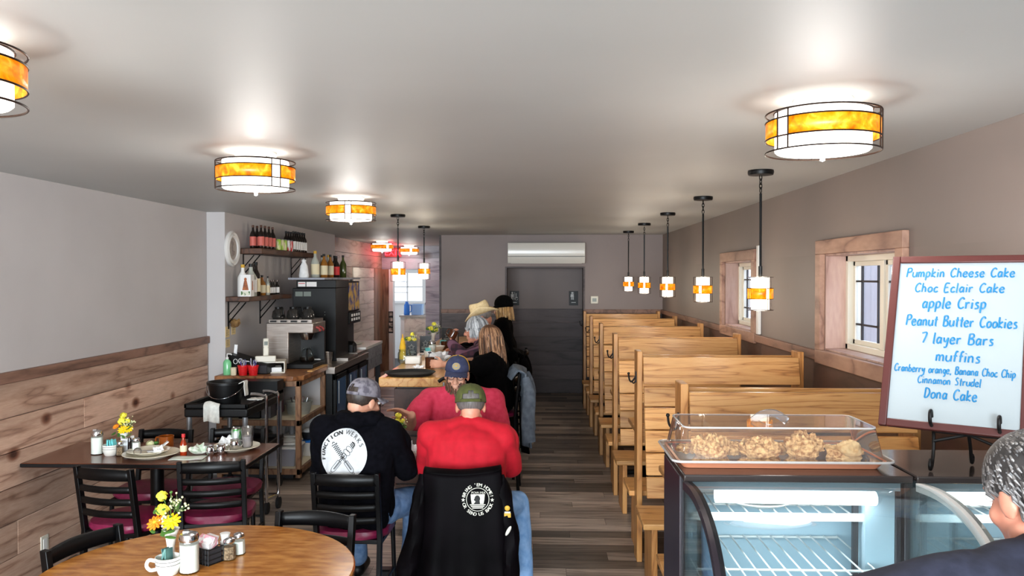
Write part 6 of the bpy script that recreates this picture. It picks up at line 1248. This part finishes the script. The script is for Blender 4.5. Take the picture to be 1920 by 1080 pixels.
root, T, J5 = figure('person with grey hair and glasses in a plum plaid shirt, drinking at the bar', (-.42, 7.45, 0), J, 'skinr', 'plaid', 1.0, 'blackc', 'black', .95, vox=.006, oT=.028, wr=.008, hands={'L': dict(d=(.1, .05, 1), n=(1, .1, .1), curl=.9, s=1)})
strands(root, T, 'hair', M['silver'], 190, .128, lambda a: .075+.05*(1-math.cos(a))/2+(.0 if abs(a) > .75 else -.09), .0075, 5, (.086, .1, .092), None, .006); glasses(root, T)
t = thing('mug', (-.795, 7.33, 1.275), .4, 'dark mug held up by the grey haired person in plaid', 'mug'); b = MB(); b.lathe([(0, 0), (.034, 0), (.038, .01), (.038, .08), (.034, .08), (.034, .01), (0, .008)], n=22); b.build('body', M['brownmug'], t); b = MB(); b.tube(crom([(-.036, 0, .066), (-.062, 0, .066), (-.062, 0, .02), (-.036, 0, .016)], 4), .005, 6); b.build('handle', M['brownmug'], t); t.rotation_euler = (0, .5, .4)
J = bar_J(-.40, 8.2, 1.42, -.575, hf=(-1, -.05, -.35))
root, T, J6 = figure('person in a pale cowboy hat and black coat, leaning over the bar', (-.40, 8.2, 0), J, 'skinr', 'blackc', 1.0, 'blackc', 'black', 1.12, vox=.008, oT=.035, wr=.012, shirt_name='coat')
b = HB(T); b.grid(lambda u, w: (lambda a: ((.088+.085*w)*math.sin(a)*(1-.12*w*abs(math.sin(a))), -.012+(.105+.08*w)*math.cos(a), .045+.075*w*w*abs(math.sin(a))**2-.028*w*abs(math.cos(a))))(2*PI*u), 40, 7, True); hb = b.build('hat_brim', M['straw'], root, solid=.005)
b = HB(T); n = 36; rings = []
for rr, z in ((1.02, .04), (.99, .09), (.95, .135), (.9, .155), (.78, .166), (.5, .158), (.05, .148)): rings.append([(.087*rr*math.cos(2*PI*j/n)*(1-.2*(z > .12)*max(0, math.sin(2*PI*j/n))), -.012+.105*rr*math.sin(2*PI*j/n), z-.012*(z > .13)*(1-abs(math.sin(2*PI*j/n)))) for j in range(n)])
b.loft(rings); b.build('hat_crown', M['straw'], hb); b = HB(T); b.tube([(.089*math.cos(2*PI*j/n), -.012+.107*math.sin(2*PI*j/n), .055) for j in range(n)], .006, 5, True); b.build('hat_band', M['cardboard'], hb); cropped(root, T, M['grey'])
J = bar_J(-.33, 9.0, 1.475, -.40, hf=(-.8, .55, -.1))
root, T, J7 = figure('person with blond hair and a black beanie, farthest along the bar', (-.33, 9.0, 0), J, 'skin', 'blackc', 1.0, 'blackc', 'black', .98, vox=.009, oT=.04, wr=.012, shirt_name='coat')
strands(root, T, 'hair', M['blond'], 110, .06, lambda a: .15, .0065, 8, None, (1.0, 5.2), .012, True)
b = HB(T); b.ell((0, -.03, .06), (.094, .115, .1), None, 22, 14); b.tube([(.089*math.cos(2*PI*j/30), -.02+.106*math.sin(2*PI*j/30), .03) for j in range(30)], .014, 8, True); b.build('beanie', M['knit'], root)
# grey haired man at the display case, close to the viewer
J = dict(f=(-.35, .94, 0), pel=(1.06, 1.32, .92), che=(.98, 1.42, 1.2), nec=(.955, 1.5, 1.315), head=(.955, 1.565, 1.418), hf=(-.28, .93, -.3), shL=(.735, 1.43, 1.28), shR=(1.17, 1.5, 1.25), elL=(.46, 1.42, 1.225), wrL=(.42, 1.6, 1.0), elR=(1.3, 1.56, .99), wrR=(1.25, 1.72, .92), knL=(1.0, 1.42, .5), knR=(1.2, 1.42, .5), anL=(.99, 1.36, .1), anR=(1.2, 1.36, .1))
root, T, J8 = figure('person with short grey hair in navy shirt, close beside the display case', (1.10, 1.36, 0), J, 'skinr', 'navyt', 1.0, 'jeans', 'black', 1.08, vox=.006, oT=.016, wr=.006, ak=1.05, hk=.96)
b = HB(T); rg = random.Random(6); cropped(root, T, M['grey'])
for i in range(900):
    a = rg.uniform(.75, 2*PI-.75); t = rg.uniform(-.75, 1.45) if abs(a-PI) < 1.5 else rg.uniform(-.1, 1.45); c = V((.08*math.cos(t)*math.sin(a), -.014+.1*math.cos(t)*math.cos(a), .034+.092*math.sin(t))); dn = V((.02*math.sin(a)*0, -.012, -.024+.01*t)); nrm = V((math.cos(t)*math.sin(a), math.cos(t)*math.cos(a), math.sin(t)))
    b.tube([c, c+dn*.5+nrm*.006, c+dn], [.0026, .003, .0008], 5)
b.build('hair_locks', M['grey'], root)
# ---------------------------------------------------------------- jackets hung over chair backs
def fold(u, w, a, n, ph): return a*math.sin(n*u*2*PI+ph+.8*math.sin(w*3))*(.25+.75*w)
t = thing('draped_jacket', (-.39, 4.14, 0), 0, 'black satin jacket with a round veteran emblem, draped over a chair back', 'jacket')
def jk(u, w):
    s = (u-.5)*2; x = s*(.2+.035*w)+.01*math.sin(w*5); yb = -.05-.035*w+fold(u, w, .006+.016*abs(s)**2, 2.6, .7)+.012*math.sin(s*7+w*2)*w*abs(s)+.03*abs(s)**6
    return (x, yb-.008*math.sin(PI*min(1, w*1.3)), .826-.58*w-.006*math.cos(s*3)*(1-w)+.006*s*(1-w))
b = MB(); b.grid(jk, 36, 30); bk = b.build('back', M['satin'], t, solid=.01)
b = MB(); b.grid(lambda u, w: (lambda s: (s*.2, -.05+.03*abs(s)**6+.1*w, .826+.018*math.sin(PI*w)-.14*max(0, w-.6)-.006*math.cos(s*3)+.006*s))((u-.5)*2), 24, 8); b.build('collar', M['satin'], t, solid=.01)
for s in (-1, 1):
    b = MB(); xs = s*.25; b.tube(crom([(xs*.9, .0, .82), (xs*1.08, -.03, .7), (xs*1.12, -.05, .5), (xs*1.2, -.05, .32), (xs*1.22, -.04, .23)], 5), [.035]*5+[.05]*6+[.058]*6+[.05]*5, 14, flat=.7) if 0 else b.tube(crom([(xs*.8, .0, .815), (xs*.88, -.02, .7), (xs*.96, -.035, .52), (xs*(1.1 if s < 0 else .98), -.045, .36), (xs*(1.2 if s < 0 else .98), -.035, .24)], 5), [.022+.03*min(1, i/9) for i in range(21)], 14, flat=.8)
    b.v = [tuple(V(p)+V((.5, 1, 0))*.022*noise.noise(V((p[0]*26, p[1]*26, p[2]*9)))) for p in b.v]; sv = b.build('sleeve', M['satin'], t)
    if s > 0:
        b = MB(); b.ell((.236, -.066, .66), (.014, .006, .014)); b.box((.237, -.068, .625), (.034, .006, .022)); b.build('gold_patch', M['goldp'], sv); b = MB(); b.box((.237, -.07, .64), (.03, .005, .008)); b.ell((.242, -.085, .55), (.009, .004, .028), Matrix.Rotation(.5, 3, 'Y')); b.build('silver_patch', M['pale'], sv)
bpy.context.view_layer.update()
def project(mb, name, mat, parent, target, O, U, Vv, D, off=.004, roof=None):
    """press flat (u, v) shapes held in mb onto a target's surface along D"""
    dg = bpy.context.evaluated_depsgraph_get(); dg.update(); ev = target.evaluated_get(dg); me = ev.to_mesh(); mw = target.matrix_world
    bv = BVHTree.FromPolygons([mw@v.co for v in me.vertices], [tuple(p.vertices) for p in me.polygons]); ev.to_mesh_clear()
    O, U, Vv, D = V(O), V(U).normalized(), V(Vv).normalized(), V(D).normalized(); last = None; out = []; pw = parent.matrix_world.inverted()
    for p in mb.v:
        q = O+U*p[0]+Vv*p[1]-D*.6; h = bv.ray_cast(q, D)[0]
        dd = (h-q).dot(D) if h else last; last = dd if dd else .6; out.append(tuple(pw@(q+D*(last-off-p[2]))))
    mb.v = out; return mb.build(name, mat, parent, smooth=False)
def disc(b, r0, r1, n=40, m=10, c=(0, 0)):
    b.grid(lambda u, w: (c[0]+(r0+(r1-r0)*w)*math.cos(2*PI*u), c[1]+(r0+(r1-r0)*w)*math.sin(2*PI*u), 0), n, m, True)
def line(b, pts, w=.0016, closed=False):
    P = [V((x, y, 0)) for x, y in pts]; Q = []
    for i in range(len(P)-(0 if closed else 1)):
        a, c = P[i], P[(i+1) % len(P)]; d = (c-a); 
        if d.length < 1e-6: continue
        d.normalize(); n = V((-d.y, d.x, 0))*w; k = max(1, int((c-a).length/.012)); pr = [a+(c-a)*j/k for j in range(k+1)]
        for j in range(k): b.add([pr[j]-n, pr[j+1]-n, pr[j+1]+n, pr[j]+n], [(0, 1, 2, 3)])
def arc_text(b, txt, r, a0, a1, size, inward=False, bold=0):
    n = len(txt); 
    for i, ch in enumerate(txt):
        if ch == ' ': continue
        a = a0+(a1-a0)*(i+.5)/n; vs, fs = glyphs(ch, size); cx = (max(v.x for v in vs)+min(v.x for v in vs))/2; up = V((math.cos(a), math.sin(a), 0)); 
        if inward: up = -up
        rt = V((up.y, -up.x, 0))
        for ox in ((-bold, bold) if bold else (0,)):
            base = V((math.cos(a), math.sin(a), 0))*r-(up*size*.7 if inward else up*0)
            b.add([base+rt*((v.x-cx)*1.0+ox)+up*v.y for v in vs], fs)
hr, htop = HOOD; O = V((-1.05, 3.6, .878)); A = (V((1, 0, 0)), V((0, 0, 1)), V((0, 1, .0)))
b = MB(); disc(b, 0, .132); project(b, 'round_print', plain('white_print', (200, 202, 204), rough=.8), hr, htop, O, *A, off=.004)
b = MB(); arc_text(b, 'FUNCTION', .103, R(198), R(96), .03, bold=.0018); arc_text(b, 'WERKS', .103, R(88), R(22), .03); project(b, 'print_lettering', M['mark'], hr, htop, O, *A, off=.0065); b = MB(); arc_text(b, 'EST 2015', .121, R(-106), R(-74), .013, True, .0004); project(b, 'print_date', M['mark'], hr, htop, O, *A, off=.0065); b = MB()
for s in (-1, 1):
    d = V((s*.62, .78)).normalized(); n = V((-d.y, d.x)); c = V((0, -.012)); W_ = lambda a, t: tuple(c+d*a+n*t)
    line(b, [W_(-.095, -.006), W_(-.082, -.012), W_(-.028, -.012), W_(-.028, .012), W_(-.082, .012), W_(-.095, .006)], .0012, True); line(b, [W_(-.08, 0), W_(-.03, 0)], .002); line(b, [W_(-.08, -.005), W_(-.03, -.005)], .001); line(b, [W_(-.108, -.004), W_(-.095, -.004), W_(-.095, .004), W_(-.108, .004)], .001, True); line(b, [W_(-.028, -.004), W_(.0, -.004), W_(.0, .004), W_(-.028, .004)], .0018, True)
    if s < 0: line(b, [W_(.004+.0052*i, .014 if i % 2 else -.014) for i in range(15)], .0014); line(b, [W_(.0, -.016), W_(.0, .016)], .002); line(b, [W_(.08, -.016), W_(.084, .016)], .002); line(b, [W_(.09, -.008), W_(.098, 0), W_(.09, .008)], .0018)
    else:
        for i, (q, w) in enumerate(((.012, .016), (.034, .021), (.056, .019))): line(b, [W_(q+.0125*math.cos(a), w*math.sin(a)) for a in [2*PI*j/14 for j in range(14)]], .0012, True)
        for q in (.074, .082, .09): line(b, [W_(q, -.014), W_(q+.004, .014)], .0022)
        line(b, [W_(.07, -.014), W_(.098, -.006), W_(.096, .01)], .0018)
project(b, 'print_drawing', M['mark'], hr, htop, O, *A, off=.0065)
O = V((-.305, 3.4, .705))
b = MB(); disc(b, .056, .059, 48, 1); arc_text(b, "BRING 'EM HOME!", .065, R(172), R(8), .0235, bold=.0008); arc_text(b, 'OR SEND US BACK', .065, R(196), R(344), .0235, True, .0008)
for s in (-1, 1): st = [(s*.074+(.011 if i % 2 == 0 else .0045)*math.cos(PI/2+i*PI/5), -.003+(.011 if i % 2 == 0 else .0045)*math.sin(PI/2+i*PI/5), 0) for i in range(10)]; b.add(st+[(s*.074, -.003, 0)], [(i, (i+1) % 10, 10) for i in range(10)])
vs, fs = glyphs('POW-MIA', .0165); b.add([V((v.x-.033, v.y+.028, 0)) for v in vs], fs)
pan = [(-.036, .026), (.036, .026), (.034, .0), (.03, -.022), (-.03, -.022), (-.034, 0)]; b.add([(x, y, 0) for x, y in pan], [tuple(range(6))])
for k in range(3): b.bx(-.04+k*.006, .04-k*.006, -.029-k*.008, -.024-k*.008, 0, .0001)
project(b, 'emblem_print', M['pale'], t, bk, O, (1, 0, 0), (0, 0, 1), (0, 1, 0), off=.004)
b = MB(); hd = [(.014*math.cos(a)-.002, .004+.017*math.sin(a), 0) for a in [2*PI*i/20 for i in range(20)]]; b.add(hd, [tuple(range(20))]); b.add([(-.02, -.022, 0), (.012, -.022, 0), (.01, -.006, 0), (-.008, -.006, 0)], [(0, 1, 2, 3)]); b.add([(-.014, .008, 0), (-.02, -.001, 0), (-.013, -.008, 0)], [(0, 1, 2)])
project(b, 'emblem_silhouette', M['mark'], t, bk, O, (1, 0, 0), (0, 0, 1), (0, 1, 0), off=.0055)
def hung_coat(loc, mat, w0, w1, z1, z0, label, ph):
    t = thing('hung_jacket', loc, 0, label, 'jacket'); b = MB()
    def fn(u, w): a = (u-.5)*2; return (-.02+.05*abs(a)**2+.035*w+fold(u, w, .02, 2.5, ph), a*(w0+(w1-w0)*w), z1-(z1-z0)*w-.03*a*a*(1-w))
    b.grid(fn, 26, 24); b.build('back', mat, t, solid=.016); b = MB()
    b.grid(lambda u, w: (lambda a: (-.02-.12*w+.05*a*a, a*w0, z1+.025*math.sin(PI*w)-.1*max(0, w-.5)-.03*a*a))((u-.5)*2), 20, 6); b.build('collar', mat, t, solid=.014)
    for s in (-1, 1): b = MB(); b.tube(crom([(.03, s*w0*.95, z1-.06), (.06, s*w0*1.15, z1-.2), (.05, s*w1*1.1, z1-.42), (.06, s*w1*1.1, z1-.58)], 5), [.03+.025*min(1, i/6) for i in range(16)], 12, flat=.7); b.build('sleeve', mat, t)
    return t
hung_coat((-.13, 6.86, 0), M['jeand'], .2, .24, 1.06, .42, 'slate blue denim jacket hung on the stool of the brown haired person', .4)
hung_coat((-.17, 8.2, 0), M['blackc'], .2, .25, 1.08, .08, 'long black coat hung behind the cowboy hat person', 1.4)
